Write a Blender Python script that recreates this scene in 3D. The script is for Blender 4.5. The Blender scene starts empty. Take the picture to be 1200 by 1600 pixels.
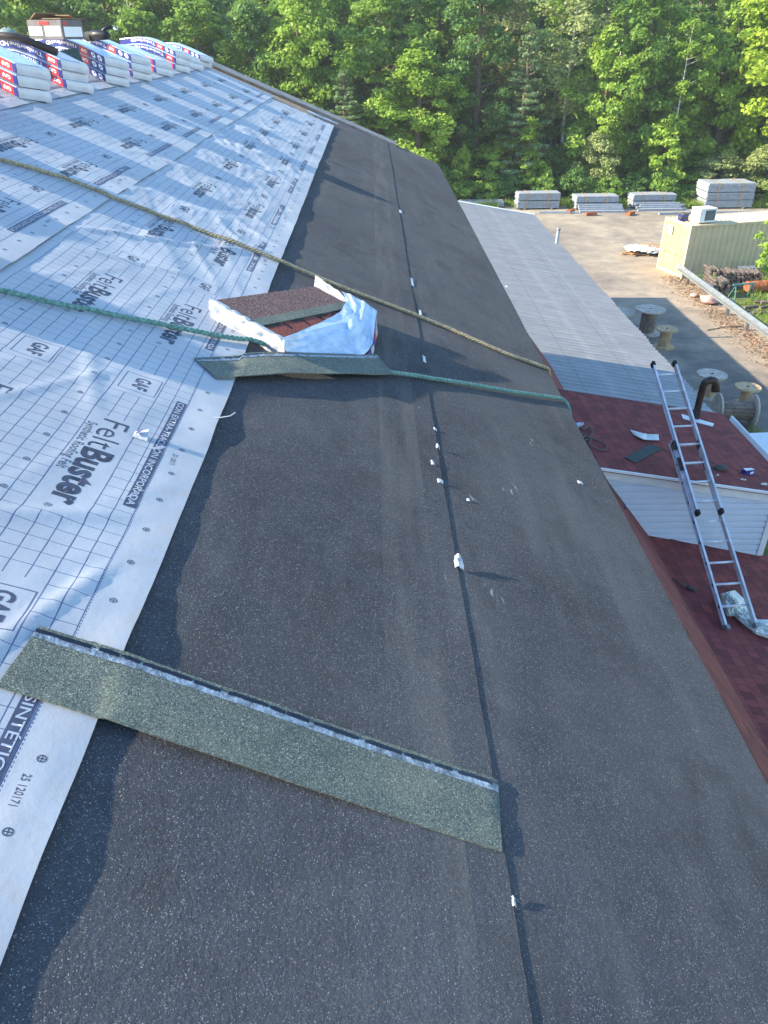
import bpy, bmesh, math, random
import numpy as np
from mathutils import Vector, Matrix, noise
sc = bpy.context.scene
COL = sc.collection
R = math.radians

# ------------------------------------------------------------------ camera
H = 10.2                                   # eye height above the yard
PITCH, YAW = R(31.83), R(-.89)
cam = bpy.data.cameras.new('camera'); camo = bpy.data.objects.new('camera', cam); COL.objects.link(camo)
cam.sensor_fit = 'VERTICAL'; cam.sensor_height = 24; cam.lens = 18.0
cam.clip_start = .05; cam.clip_end = 2000
camo.location = (0, 0, H); camo.rotation_euler = (math.pi/2-PITCH, 0, YAW)
sc.camera = camo
# ------------------------------------------------------------------ light
SUN = Vector((-1.76, -.10, 1.0)).normalized()
el = math.asin(SUN.z); az = math.atan2(SUN.x, SUN.y)
w = bpy.data.worlds.new('World'); sc.world = w; w.use_nodes = True
sky = w.node_tree.nodes.new('ShaderNodeTexSky'); sky.sky_type = 'NISHITA'; sky.sun_disc = False
sky.sun_elevation = el; sky.sun_rotation = az; sky.air_density = 1.25; sky.dust_density = .2; sky.ozone_density = 3.0
bg = w.node_tree.nodes['Background']; bg.inputs[1].default_value = .15
hs = w.node_tree.nodes.new('ShaderNodeHueSaturation'); hs.inputs['Saturation'].default_value = 1.12
w.node_tree.links.new(sky.outputs[0], hs.inputs['Color']); w.node_tree.links.new(hs.outputs[0], bg.inputs[0])
sl = bpy.data.lights.new('sun', 'SUN'); sl.energy = 5.0; sl.angle = R(.5); sl.color = (1, .88, .68)
so = bpy.data.objects.new('sun', sl); COL.objects.link(so); so.rotation_euler = SUN.to_track_quat('Z', 'Y').to_euler()
sc.view_settings.view_transform = 'Standard'; sc.view_settings.look = 'None'
sc.view_settings.gamma = 1; sc.view_settings.exposure = 1.4
sc.render.engine = 'CYCLES'
sc.cycles.max_bounces = 8; sc.cycles.diffuse_bounces = 5; sc.cycles.transparent_max_bounces = 6

# ------------------------------------------------------------------ survey helpers (photo pixel -> point on a real surface)
F0 = 1200.
def ray(x, y):
    X = (x-600)/F0; Y = (800-y)/F0
    f = math.cos(PITCH)+math.sin(PITCH)*Y; u = -math.sin(PITCH)+math.cos(PITCH)*Y
    c, s = math.cos(YAW), math.sin(YAW)
    return Vector((X*c-f*s, X*s+f*c, u))
def onplane(x, y, z0, k):
    r = ray(x, y); t = (z0-H)/(r.z+k*r.x); q = r*t; q.z += H; return q
def atY(x, y, Y):
    r = ray(x, y); q = r*(Y/r.y); q.z += H; return q
ZR, KR = H-1.55, .4
def zr(X): return ZR-KR*X                  # main roof deck
def zs(X): return H-4.668-.165*X           # shed roof
def zm(X): return H-5.37-.165*X            # metal roof
def zl(X): return 4.707-.2189*X            # porch roof
def on_roof(x, y, h=0): return onplane(x, y, ZR+h, KR)
def on_shed(x, y, h=0): return onplane(x, y, H-4.668+h, .165)
def on_low(x, y, h=0): return onplane(x, y, 4.707+h, .2189)
def on_gr(x, y, h=0): return onplane(x, y, h, 0)

# ------------------------------------------------------------------ materials
class S:                                    # tiny algebra over shader sockets
    def __init__(s, nt, k): s.nt, s.k = nt, k
    def _m(s, op, *a):
        n = s.nt.nodes.new('ShaderNodeMath'); n.operation = op
        for i, v in enumerate(a):
            if isinstance(v, S): s.nt.links.new(v.k, n.inputs[i])
            else: n.inputs[i].default_value = v
        return S(s.nt, n.outputs[0])
    def __add__(s, o): return s._m('ADD', s, o)
    def __sub__(s, o): return s._m('SUBTRACT', s, o)
    def __mul__(s, o): return s._m('MULTIPLY', s, o)
    def __neg__(s): return s._m('MULTIPLY', s, -1.)
    def fract(s): return s._m('FRACT', s)
    def abs(s): return s._m('ABSOLUTE', s)
    def lt(s, o): return s._m('LESS_THAN', s, o)
    def gt(s, o): return s._m('GREATER_THAN', s, o)
    def mx(s, o): return s._m('MAXIMUM', s, o)
    def mn(s, o): return s._m('MINIMUM', s, o)
    def pw(s, o): return s._m('POWER', s, o)
    def clamp(s):
        q = s._m('ADD', s, 0.); q.k.node.use_clamp = True; return q
def newmat(name):
    m = bpy.data.materials.new(name); m.use_nodes = True
    nt = m.node_tree; b = nt.nodes['Principled BSDF']
    return m, nt, b
def pos(nt, obj=False):
    if obj: n = nt.nodes.new('ShaderNodeTexCoord'); return n.outputs['Object']
    return nt.nodes.new('ShaderNodeNewGeometry').outputs['Position']
def mapped(nt, src, scale=(1, 1, 1), rot=(0, 0, 0)):
    n = nt.nodes.new('ShaderNodeMapping'); n.inputs['Scale'].default_value = scale; n.inputs['Rotation'].default_value = rot
    nt.links.new(src, n.inputs[0]); return n.outputs[0]
def nz(nt, src, scale, detail=4, rough=.55, dist=0):
    n = nt.nodes.new('ShaderNodeTexNoise'); n.inputs['Scale'].default_value = scale; n.inputs['Detail'].default_value = detail
    n.inputs['Roughness'].default_value = rough; n.inputs['Distortion'].default_value = dist
    nt.links.new(src, n.inputs['Vector']); return S(nt, n.outputs['Fac'])
def vor(nt, src, scale, feat='F1'):
    n = nt.nodes.new('ShaderNodeTexVoronoi'); n.inputs['Scale'].default_value = scale; n.feature = feat
    nt.links.new(src, n.inputs['Vector']); return n
def ramp(nt, fac, stops):
    n = nt.nodes.new('ShaderNodeValToRGB'); e = n.color_ramp.elements
    while len(e) < len(stops): e.new(.5)
    for q, (p, c) in zip(e, stops): q.position = p; q.color = (*c, 1)
    nt.links.new(fac.k, n.inputs[0]); return n.outputs[0]
def mixc(nt, fac, a, b, mode='MIX'):
    n = nt.nodes.new('ShaderNodeMix'); n.data_type = 'RGBA'; n.blend_type = mode
    for i, v in ((0, fac), (6, a), (7, b)):
        if isinstance(v, S): nt.links.new(v.k, n.inputs[i])
        elif hasattr(v, 'is_output'): nt.links.new(v, n.inputs[i])
        elif i == 0: n.inputs[0].default_value = v
        else: n.inputs[i].default_value = (*v, 1)
    return n.outputs[2]
def bump(nt, b, h, strength=.3, dist=.01):
    n = nt.nodes.new('ShaderNodeBump'); n.inputs['Strength'].default_value = strength; n.inputs['Distance'].default_value = dist
    nt.links.new(h.k, n.inputs['Height']); nt.links.new(n.outputs[0], b.inputs['Normal'])
def simple(name, col, rough=.7, metal=0, var=.25, scale=6, bmp=0, bscale=40, obj=True, spec=.4):
    m, nt, b = newmat(name)
    p = pos(nt, obj); n = nz(nt, p, scale, 5)
    lo = tuple(c*(1-var) for c in col); hi = tuple(min(1, c*(1+var)) for c in col)
    nt.links.new(ramp(nt, n, [(.3, lo), (.7, hi)]), b.inputs['Base Color'])
    b.inputs['Roughness'].default_value = rough; b.inputs['Metallic'].default_value = metal
    b.inputs['Specular IOR Level'].default_value = spec
    if bmp: bump(nt, b, nz(nt, p, bscale, 3), bmp, .01)
    return m

def felt_mat(name, off, yoff):
    m, nt, b = newmat(name)
    g = pos(nt); sp = nt.nodes.new('ShaderNodeSeparateXYZ'); nt.links.new(g, sp.inputs[0])
    x = S(nt, sp.outputs[0])-off; y = S(nt, sp.outputs[1])-yoff
    cx, cy = .0533, .0575
    a = -x-.787
    wob = (nz(nt, g, 9, 2)-.5)*.004
    lx = ((a+wob)*(1/cx)+.5).fract()-.5; lx = lx.abs()*cx
    ly = ((y+wob)*(1/cy)-1.88/cy+.5).fract()-.5; ly = ly.abs()*cy
    line = lx.lt(.0016).mx(ly.lt(.0012))
    r = ((a-cx)*(1/.373)).fract()*.373                  # across one printed row
    inz = r.gt(.003)*r.lt(.157)
    yz = ((y-1.88)*(1/1.38)).fract()*1.38
    logo = yz.gt(.003)*yz.lt(.645)
    boxz = yz.gt(.865)*yz.lt(1.095)
    clear = inz*logo.mx(boxz)
    line = line*(clear*-1.+1.)
    thick = r.lt(.0018).mx((r-.16).abs().lt(.0018))
    bx = (r-.01).abs().lt(.0022).mx((r-.14).abs().lt(.0022))*yz.gt(.90)*yz.lt(1.055)
    by = (yz-.90).abs().lt(.0022).mx((yz-1.052).abs().lt(.0022))*r.gt(.008)*r.lt(.142)
    body = a.gt(-.057)
    dots = (a+.057).abs().lt(.0013)*(y*(1/.0115)).fract().lt(.55)
    ink = (line.mx(thick)*body).mx((bx.mx(by))*body).mx(dots).clamp()
    n1 = nz(nt, g, 2.2, 4); n2 = nz(nt, mapped(nt, g, (60, 240, 60)), 3, 2)
    base = ramp(nt, n1, [(.3, (.37, .395, .43)), (.7, (.46, .485, .515))])
    edge = (a+.17)                                      # dusty lower hem
    base = mixc(nt, (nz(nt, g, 14, 4)-.45).clamp()*1.6*((edge*-8.+1.).clamp()), base, (.44, .37, .30))
    inkc = mixc(nt, nz(nt, g, 30, 3), (.03, .04, .12), (.11, .14, .26))
    nt.links.new(mixc(nt, ink*.9, base, inkc), b.inputs['Base Color'])
    b.inputs['Roughness'].default_value = .5; b.inputs['Specular IOR Level'].default_value = .35
    h = n2*.35+nz(nt, g, 45, 3)*.9
    bump(nt, b, h, .22, .004)
    return m

def granule(name, stops, speck=(.75, .75, .72), speck_amt=.1, scale=260, bscale=.5, rough=.85, tint=None, fall=None, stretch=1., scuffs=False):
    m, nt, b = newmat(name)
    g = pos(nt)
    v = vor(nt, mapped(nt, g, (1, 1, 1)), scale)
    sep = nt.nodes.new('ShaderNodeSeparateColor'); nt.links.new(v.outputs['Color'], sep.inputs[0])
    rnd = S(nt, sep.outputs[0]); rnd2 = S(nt, sep.outputs[1])
    big = nz(nt, mapped(nt, g, (1, stretch, 1)), 1.6, 5, .6)
    mid = nz(nt, g, 9, 4, .6)
    fine = nz(nt, g, scale*.16, 3, .7)
    c = ramp(nt, big*.45+mid*.25+fine*.3, stops)
    dark = tuple(q*.3 for q in stops[0][1])
    c = mixc(nt, rnd*.8, c, dark)
    sp = rnd2.gt(1-speck_amt)
    if tint:
        c = mixc(nt, rnd2.lt(tint[1])*nz(nt, g, 5, 3).gt(.45), c, tint[0])
    v2 = vor(nt, g, scale*.42)
    sep2 = nt.nodes.new('ShaderNodeSeparateColor'); nt.links.new(v2.outputs['Color'], sep2.inputs[0])
    sp2 = S(nt, sep2.outputs[0]).gt(1-speck_amt*.35)*S(nt, v2.outputs['Distance']).lt(.32)
    c = mixc(nt, (sp*(nz(nt, g, 90, 2)*1.1)).mx(sp2*.8).clamp(), c, speck)
    if fall: c = mixc(nt, (nz(nt, g, .9, 4)-.42).clamp()*fall[1], c, fall[0])
    if scuffs:                              # scrapes, chalk and trodden dirt with places of their own
        sp_ = nt.nodes.new('ShaderNodeSeparateXYZ'); nt.links.new(g, sp_.inputs[0]); PX = S(nt, sp_.outputs[0]); PY = S(nt, sp_.outputs[1])
        c = mixc(nt, ((nz(nt, mapped(nt, g, (1, .6, 1)), 3.4, 5, .65, .6)-.54).clamp()*5.).clamp()*.6, c, (.020, .017, .018))
        c = mixc(nt, ((nz(nt, mapped(nt, g, (3.2, .35, 1)), 2.0, 4, .6)-.53).clamp()*4.).clamp()*.35, c, (.17, .17, .17))
        c = mixc(nt, ((PX-.12).abs().lt(.09)*nz(nt, mapped(nt, g, (6, .6, 1)), 2, 4)-.42).clamp()*1.2, c, (.20, .185, .16))
        tot = None
        for (qx, qy, rx, ry) in ((768, 930, .06, .07), (797, 765, .07, .13), (742, 780, .04, .05), (700, 905, .03, .05), (655, 640, .05, .1), (830, 690, .05, .09)):
            p = on_roof(qx, qy); d = (PX-p.x)*(1/rx); e = (PY-p.y)*(1/ry); m_ = ((d*d+e*e)*-1.+1.).clamp()
            tot = m_ if tot is None else tot.mx(m_)
        sc_ = ((nz(nt, mapped(nt, g, (1, .35, 1), (0, 0, .5)), 38, 4, .6)-.56).clamp()*9.).clamp()*tot
        c = mixc(nt, sc_*.8, c, (.40, .40, .39))
    nt.links.new(c, b.inputs['Base Color'])
    b.inputs['Roughness'].default_value = rough; b.inputs['Specular IOR Level'].default_value = .5
    bump(nt, b, rnd*1.5+sp2*1.2+mid*.6+fine*.7, bscale, .0035)
    return m

def shingle_mat(name, cols, ex=.14, tabw=.17, plane='x'):
    """architectural shingles: courses across x (down slope), tabs of uneven width along y"""
    m, nt, b = newmat(name)
    g = pos(nt)
    br = nt.nodes.new('ShaderNodeTexBrick'); br.inputs['Scale'].default_value = 1
    br.inputs['Brick Width'].default_value = tabw; br.inputs['Row Height'].default_value = ex
    br.inputs['Mortar Size'].default_value = .004; br.inputs['Mortar Smooth'].default_value = .2; br.offset = .43; br.offset_frequency = 2
    br.squash = .7; br.squash_frequency = 3
    nt.links.new(mapped(nt, g, (1, 1, 1), (0, 0, math.pi/2)), br.inputs['Vector'])
    br.inputs['Color1'].default_value = (0, 0, 0, 1); br.inputs['Color2'].default_value = (1, 1, 1, 1); br.inputs['Mortar'].default_value = (.0, .0, .0, 1)
    bw = nt.nodes.new('ShaderNodeRGBToBW'); nt.links.new(br.outputs['Color'], bw.inputs[0])
    t = S(nt, bw.outputs[0])*.55+nz(nt, g, 5, 5, .7)*.45
    c = ramp(nt, t, [(.15, cols[0]), (.45, cols[1]), (.8, cols[2])])
    v = vor(nt, g, 230); sep = nt.nodes.new('ShaderNodeSeparateColor'); nt.links.new(v.outputs['Color'], sep.inputs[0])
    c = mixc(nt, S(nt, sep.outputs[0])*.5, c, tuple(q*.3 for q in cols[0]))
    c = mixc(nt, S(nt, br.outputs['Fac'])*.8, c, tuple(q*.25 for q in cols[0]))
    nt.links.new(c, b.inputs['Base Color']); b.inputs['Roughness'].default_value = .85
    bump(nt, b, S(nt, sep.outputs[0])*.4+S(nt, bw.outputs[0])*1.2, .5, .004)
    return m

def leaf_mat(name, c0, c1, c2, trans=.4):
    m, nt, b = newmat(name)
    geo = nt.nodes.new('ShaderNodeNewGeometry'); rnd = S(nt, geo.outputs['Random Per Island'])
    oi = nt.nodes.new('ShaderNodeObjectInfo'); orr = S(nt, oi.outputs['Random'])
    n = nz(nt, geo.outputs['Position'], .55, 3)
    t = rnd*.45+n*.75+orr*.2-.2
    c = ramp(nt, t, [(.2, c0), (.5, c1), (.85, c2)])
    b.inputs['Roughness'].default_value = .55; b.inputs['Specular IOR Level'].default_value = .35
    nt.links.new(c, b.inputs['Base Color'])
    tr = nt.nodes.new('ShaderNodeBsdfTranslucent')
    nt.links.new(mixc(nt, .35, c, (.30, .42, .04)), tr.inputs[0])
    mx = nt.nodes.new('ShaderNodeMixShader'); mx.inputs[0].default_value = trans
    nt.links.new(b.outputs[0], mx.inputs[1]); nt.links.new(tr.outputs[0], mx.inputs[2])
    nt.links.new(mx.outputs[0], nt.nodes['Material Output'].inputs[0])
    return m

M = {}
M['roll'] = granule('black_roll_roofing', [(.36, (.026, .031, .043)), (.50, (.064, .071, .089)), (.64, (.118, .124, .138))], (.50, .49, .46), .04, 520, 1.0, .8, ((.15, .08, .05), .035), ((.125, .13, .135), 1.2), .35, scuffs=True)
M['roll_edge'] = simple('roofing_edge', (.10, .10, .10), .9)
M['ink'] = simple('printed_ink', (.05, .058, .09), .6, var=.5, scale=25, obj=False)
M['ink_grey'] = simple('grey_print', (.065, .075, .12), .6, var=.35, scale=25, obj=False)
M['ink_white'] = simple('reversed_print', (.45, .48, .54), .6, var=.1, obj=False)
M['green_gran'] = granule('grey_green_granules', [(.3, (.098, .12, .10)), (.5, (.17, .20, .16)), (.72, (.25, .28, .225))], (.42, .47, .36), .07, 400, .35, .85, ((.05, .07, .08), .22))
M['tar'] = simple('glossy_tar_line', (.008, .010, .02), .25, var=.4, scale=60, spec=.6)
M['film'] = simple('clear_release_film', (.22, .27, .32), .25, var=.75, scale=38, bmp=.5, bscale=90, spec=.6)
M['red_sh'] = shingle_mat('dark_red_shingles', [(.15, .026, .027), (.24, .042, .041), (.33, .066, .058)])
M['red_steep'] = shingle_mat('brick_red_shingles', [(.12, .026, .022), (.23, .050, .040), (.31, .075, .058)])
M['wood'] = simple('weathered_plywood', (.30, .21, .13), .8, scale=9, bmp=.3)
M['wall'] = simple('barn_board', (.16, .05, .04), .8)
M['vinyl'] = simple('white_vinyl', (.58, .66, .76), .45, var=.06, scale=3)
M['white_trim'] = simple('white_trim', (.74, .77, .78), .4, var=.06)
M['alu'] = simple('aluminium', (.60, .63, .67), .32, .85, var=.12, scale=12)
M['rail_alu'] = simple('ladder_aluminium', (.66, .69, .73), .4, .25, var=.18, scale=8)
M['rubber'] = simple('black_rubber', (.012, .012, .013), .6)
M['brown_pipe'] = simple('dark_brown_pipe', (.040, .026, .022), .45, var=.4, scale=14)
M['rope_tan'] = simple('tan_rope', (.36, .31, .20), .9, var=.45, scale=60, bmp=.5, bscale=150)
M['rope_green'] = simple('green_rope', (.15, .29, .25), .8, var=.45, scale=60, bmp=.5, bscale=150)
M['rope_grey'] = simple('grey_rope', (.17, .16, .15), .9, var=.3, scale=60)
M['plastic'] = simple('white_plastic_film', (.52, .54, .58), .28, var=.12, scale=9, bmp=.35, bscale=28, spec=.6)
M['plastic_blue'] = simple('blue_white_film', (.40, .52, .68), .22, var=.22, scale=12, bmp=.3, bscale=30, spec=.7)
M['navy'] = simple('navy_print', (.025, .035, .22), .4, var=.15)
M['red'] = simple('red_print', (.60, .035, .04), .4, var=.12)
M['white'] = simple('white_print', (.80, .80, .80), .5, var=.05)
M['brown_sh'] = granule('red_brown_granules', [(.25, (.10, .05, .045)), (.5, (.17, .085, .075)), (.8, (.24, .13, .11))], (.45, .35, .33), .15, 240, .5)
M['tab_red'] = granule('red_tab_granules', [(.25, (.16, .03, .02)), (.5, (.26, .05, .03)), (.8, (.34, .08, .05))], (.5, .2, .15), .1, 240, .5)
M['dark_gap'] = simple('dark_shadow_band', (.03, .02, .02), .9)
M['black'] = simple('black_plastic', (.014, .015, .018), .45)
M['card'] = simple('printed_cardboard', (.16, .14, .14), .7, var=.3, scale=9)
M['cardin'] = simple('brown_cardboard', (.32, .21, .13), .8)
M['spoolwood'] = simple('spool_pine', (.52, .36, .20), .8, var=.3, scale=5)
M['spoolgrey'] = simple('spool_grey_ply', (.50, .43, .35), .8, var=.3, scale=4)
M['spoolold'] = simple('spool_weathered', (.22, .17, .13), .85, var=.4, scale=6)
M['cont'] = simple('cream_container_paint', (.62, .50, .31), .55, var=.12, scale=1.3)
M['cont_d'] = simple('pale_yellow_door_paint', (.50, .43, .22), .55, var=.15, scale=2)
M['rust'] = simple('rusty_steel', (.30, .10, .04), .9, var=.5, scale=5)
M['galv'] = simple('galvanised_steel', (.27, .295, .31), .45, .35, var=.18, scale=3)
M['glass'] = simple('dark_screen', (.05, .07, .10), .15)
M['stone'] = simple('blue_grey_slab', (.30, .33, .37), .75, var=.18, scale=5)
M['strap'] = simple('tan_strap', (.50, .32, .15), .7)
M['bark'] = simple('grey_brown_bark', (.13, .10, .075), .9, var=.4, scale=7)
M['birch'] = simple('pale_birch_bark', (.55, .52, .46), .8, var=.35, scale=6)
M['log'] = simple('split_log', (.12, .095, .08), .9, var=.55, scale=6)
M['logend'] = simple('log_end', (.20, .15, .115), .9, var=.75, scale=5, obj=False)
M['cloth'] = simple('white_cloth', (.66, .70, .66), .8, var=.12, scale=5, bmp=.3, bscale=20)
M['teal'] = simple('teal_frame', (.08, .22, .22), .6)
M['pink'] = simple('pink_white_rag', (.58, .34, .30), .85, var=.35, scale=10)
M['orange'] = simple('orange_lumber', (.50, .26, .10), .8, var=.25)
M['brush'] = simple('grey_brush', (.08, .075, .07), .9)
M['tealsh'] = granule('dark_teal_granules', [(.2, (.03, .06, .06)), (.5, (.05, .09, .085)), (.8, (.07, .12, .11))], (.2, .3, .3), .08, 240)
M['capgrey'] = simple('grey_green_cap', (.20, .27, .24), .6, var=.3)
LF = {
 'yellow': leaf_mat('yellow_green_leaves', (.26, .38, .03), (.42, .55, .05), (.52, .66, .09), .5),
 'bright': leaf_mat('bright_green_leaves', (.16, .30, .04), (.31, .47, .06), (.45, .60, .11), .47),
 'mid': leaf_mat('mid_green_leaves', (.11, .23, .04), (.21, .37, .06), (.34, .48, .10), .47),
 'dark': leaf_mat('dark_green_leaves', (.07, .16, .045), (.13, .26, .06), (.23, .37, .09), .42),
 'pine': leaf_mat('grey_green_needles', (.12, .20, .10), (.21, .31, .14), (.31, .42, .19), .32),
 'pale': leaf_mat('pale_tan_green_leaves', (.22, .27, .10), (.35, .41, .15), (.47, .52, .23), .42),
 'brown': leaf_mat('brownish_leaves', (.18, .16, .08), (.29, .26, .11), (.35, .38, .15), .38),
 'grass': leaf_mat('grass_blades', (.13, .21, .03), (.23, .34, .05), (.36, .44, .10), .45),
}

# ------------------------------------------------------------------ mesh helpers
class MB:
    def __init__(s): s.v = []; s.f = []; s.m = []
    def add(s, vs, fs, mi=0):
        o = len(s.v); s.v += [tuple(v) for v in vs]; s.f += [tuple(i+o for i in f) for f in fs]
        s.m += [mi]*len(fs); return s
    def box(s, c, d, mi=0, M4=None, rz=0):
        x, y, z = d[0]/2, d[1]/2, d[2]/2
        vs = [Vector((i*x, j*y, k*z)) for k in (-1, 1) for j in (-1, 1) for i in (-1, 1)]
        if rz: vs = [Matrix.Rotation(rz, 3, 'Z') @ v for v in vs]
        if M4: vs = [M4 @ v for v in vs]
        vs = [v+Vector(c) for v in vs]
        return s.add(vs, [(0, 2, 3, 1), (4, 5, 7, 6), (0, 1, 5, 4), (2, 6, 7, 3), (0, 4, 6, 2), (1, 3, 7, 5)], mi)
    def hexa(s, a, mi=0):                   # 8 points: bottom 4 loop, top 4 loop
        return s.add(a, [(3, 2, 1, 0), (4, 5, 6, 7), (0, 1, 5, 4), (1, 2, 6, 5), (2, 3, 7, 6), (3, 0, 4, 7)], mi)
    def quad(s, a, mi=0): return s.add(a, [tuple(range(len(a)))], mi)
    def tube(s, pts, r, n=8, mi=0, caps=True):
        pts = [Vector(p) for p in pts]; rs = r if isinstance(r, (list, tuple)) else [r]*len(pts)
        rings = []; up = Vector((0, 0, 1))
        for i, p in enumerate(pts):
            d = (pts[min(i+1, len(pts)-1)]-pts[max(i-1, 0)])
            d = d.normalized() if d.length > 1e-9 else Vector((0, 0, 1))
            if i == 0: a = d.orthogonal().normalized()
            else:
                a = a-d*a.dot(d); a = a.normalized() if a.length > 1e-6 else d.orthogonal().normalized()
            bb = d.cross(a)
            rings.append([p+(a*math.cos(t)+bb*math.sin(t))*rs[i] for t in [2*math.pi*k/n for k in range(n)]])
        vs = [v for q in rings for v in q]
        fs = [(i*n+k, i*n+(k+1) % n, (i+1)*n+(k+1) % n, (i+1)*n+k) for i in range(len(pts)-1) for k in range(n)]
        if caps: fs += [tuple(reversed(range(n))), tuple(range((len(pts)-1)*n, len(pts)*n))]
        return s.add(vs, fs, mi)
    def disc(s, c, r, h, n=32, mi=0, axis='Z', hole=0):
        vs = []
        for zz in (-h/2, h/2):
            for k in range(n):
                t = 2*math.pi*k/n; vs.append(Vector((r*math.cos(t), r*math.sin(t), zz)))
        if axis == 'X': vs = [Vector((v.z, v.x, v.y)) for v in vs]
        if axis == 'Y': vs = [Vector((v.y, v.z, v.x)) for v in vs]
        vs = [v+Vector(c) for v in vs]
        fs = [(k, (k+1) % n, n+(k+1) % n, n+k) for k in range(n)]+[tuple(reversed(range(n))), tuple(range(n, 2*n))]
        return s.add(vs, fs, mi)
    def grid(s, nx, ny, fn, mi=0, flip=False):
        vs = [fn(i/nx, j/ny) for j in range(ny+1) for i in range(nx+1)]
        W = nx+1
        fs = [((j*W+i), (j*W+i+1), ((j+1)*W+i+1), ((j+1)*W+i)) for j in range(ny) for i in range(nx)]
        if flip: fs = [f[::-1] for f in fs]
        return s.add(vs, fs, mi)
    def build(s, name, mats, parent=None, smooth=False, off=None):
        me = bpy.data.meshes.new(name)
        vs = s.v
        if off is None and parent is not None: off = parent.get('_off')
        if off is not None: vs = [(a-off[0], b-off[1], c-off[2]) for a, b, c in vs]
        me.from_pydata(vs, [], s.f)
        if not isinstance(mats, (list, tuple)): mats = [mats]
        for q in mats: me.materials.append(M[q] if isinstance(q, str) else q)
        if len(mats) > 1: me.polygons.foreach_set('material_index', s.m)
        if smooth: me.polygons.foreach_set('use_smooth', [True]*len(s.f))
        me.update()
        o = bpy.data.objects.new(name, me); COL.objects.link(o)
        if parent is not None: o.parent = parent
        return o
def tag(o, label=None, cat=None, group=None, kind=None):
    if label: o['label'] = label
    if cat: o['category'] = cat
    if group: o['group'] = group
    if kind: o['kind'] = kind
    return o
def thing(name, label, cat, loc=(0, 0, 0), rz=0, group=None, world=False):
    o = bpy.data.objects.new(name, None); COL.objects.link(o); o.empty_display_size = .2
    o.location = loc; o.rotation_euler = (0, 0, rz)
    if world: o['_off'] = tuple(loc)        # parts are given in world coordinates
    return tag(o, label, cat, group)
def solo(mb, name, mats, label, cat, base, group=None, smooth=False):
    o = mb.build(name, mats, None, smooth, off=base); o.location = base
    return tag(o, label, cat, group)
def copy_tree(o, parent=None):
    c = o.copy(); COL.objects.link(c); c.parent = parent
    for ch in list(o.children): copy_tree(ch, c)
    return c
def text_mesh(s, bold=0.):
    cu = bpy.data.curves.new('t', 'FONT'); cu.body = s; cu.offset = bold; cu.resolution_u = 3
    o = bpy.data.objects.new('t', cu); COL.objects.link(o)
    dg = bpy.context.evaluated_depsgraph_get(); me = bpy.data.meshes.new_from_object(o.evaluated_get(dg))
    vs = [(v.co.x, v.co.y) for v in me.vertices]; fs = [tuple(p.vertices) for p in me.polygons]
    bm = bmesh.new(); bm.from_mesh(me); bmesh.ops.triangulate(bm, faces=bm.faces[:])
    for lim in (.5, .26, .26) if len(s) < 12 else (.6, .4):
        ee = [e for e in bm.edges if e.calc_length() > lim]
        if ee: bmesh.ops.subdivide_edges(bm, edges=ee, cuts=1); bmesh.ops.triangulate(bm, faces=bm.faces[:])
    bm.verts.index_update(); vs = [(v.co.x, v.co.y) for v in bm.verts]; fs = [tuple(v.index for v in f.verts) for f in bm.faces]; bm.free()
    bpy.data.objects.remove(o); bpy.data.curves.remove(cu); bpy.data.meshes.remove(me)
    x0 = min(v[0] for v in vs); x1 = max(v[0] for v in vs); y0 = min(v[1] for v in vs); y1 = max(v[1] for v in vs)
    vs = [(v[0]-x0, v[1]) for v in vs]
    return vs, fs, x1-x0, y0, y1
rnd = random.Random(7)
def N(x, y, z=0): return noise.noise(Vector((x, y, z)))

# ================================================================== MAIN BUILDING
Y0, Y1 = -7.0, 15.75
XE, XR = 1.25, -3.2
ZRID = zr(XR)
barn = thing('barn', 'big barn with gambrel roof half covered in white felt and black roll roofing', 'barn', (-3.2, 4.3, 0), world=True)
# deck: two upper slopes
b = MB()
XL = 2*XR-XE
for xa, xb, side in ((XR, XE, 1), (XR, XL, -1)):
    za, zb = ZRID-.012, zr(XE)-.012
    b.hexa([(xa, Y0, za-.03), (xb, Y0, zb-.03), (xb, Y1, zb-.03), (xa, Y1, za-.03), (xa, Y0, za), (xb, Y0, zb), (xb, Y1, zb), (xa, Y1, za)])
b.build('roof_deck', 'wood', barn)
# steep lower slopes of the gambrel and the walls
b = MB()
def steep(s):
    def X(x): return x if s > 0 else 2*XR-x
    a, c = (X(1.0), 7.72), (X(4.13), 3.80)
    b.hexa([(a[0], Y0+.2, a[1]-.1), (c[0], Y0+.2, c[1]-.1), (c[0], Y1-.25, c[1]-.1), (a[0], Y1-.25, a[1]-.1),
            (a[0], Y0+.2, a[1]), (c[0], Y0+.2, c[1]), (c[0], Y1-.25, c[1]), (a[0], Y1-.25, a[1])])
steep(1); steep(-1)
tag(b.build('steep_lower_slope', 'red_steep', barn), 'steep strip of brick red shingles below the eave')
b = MB()
XW = 4.0
for yy in (Y0+.45, Y1-.5):
    prof = [(XW, 0), (XW, 3.75), (1.0, 7.55), (.95, 8.05), (XR, ZRID-.12), (2*XR-.95, 8.05), (2*XR-1.0, 7.55), (2*XR-XW, 3.75), (2*XR-XW, 0)]
    n = len(prof)
    vs = [(x, yy-.06, z) for x, z in prof]+[(x, yy+.06, z) for x, z in prof]
    b.add(vs, [tuple(range(n)), tuple(reversed(range(n, 2*n)))]+[(i, i+n, (i+1) % n+n, (i+1) % n) for i in range(n)])
for xx in (XW-.05, 2*XR-XW+.05):
    b.box((xx, (Y0+Y1)/2, 1.87), (.1, Y1-Y0-1.1, 3.74))
for xx in (.96, 2*XR-.96): b.box((xx, (Y0+Y1)/2, 7.85), (.08, Y1-Y0-1.1, .5))
b.build('wall', 'wall', barn)
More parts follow.
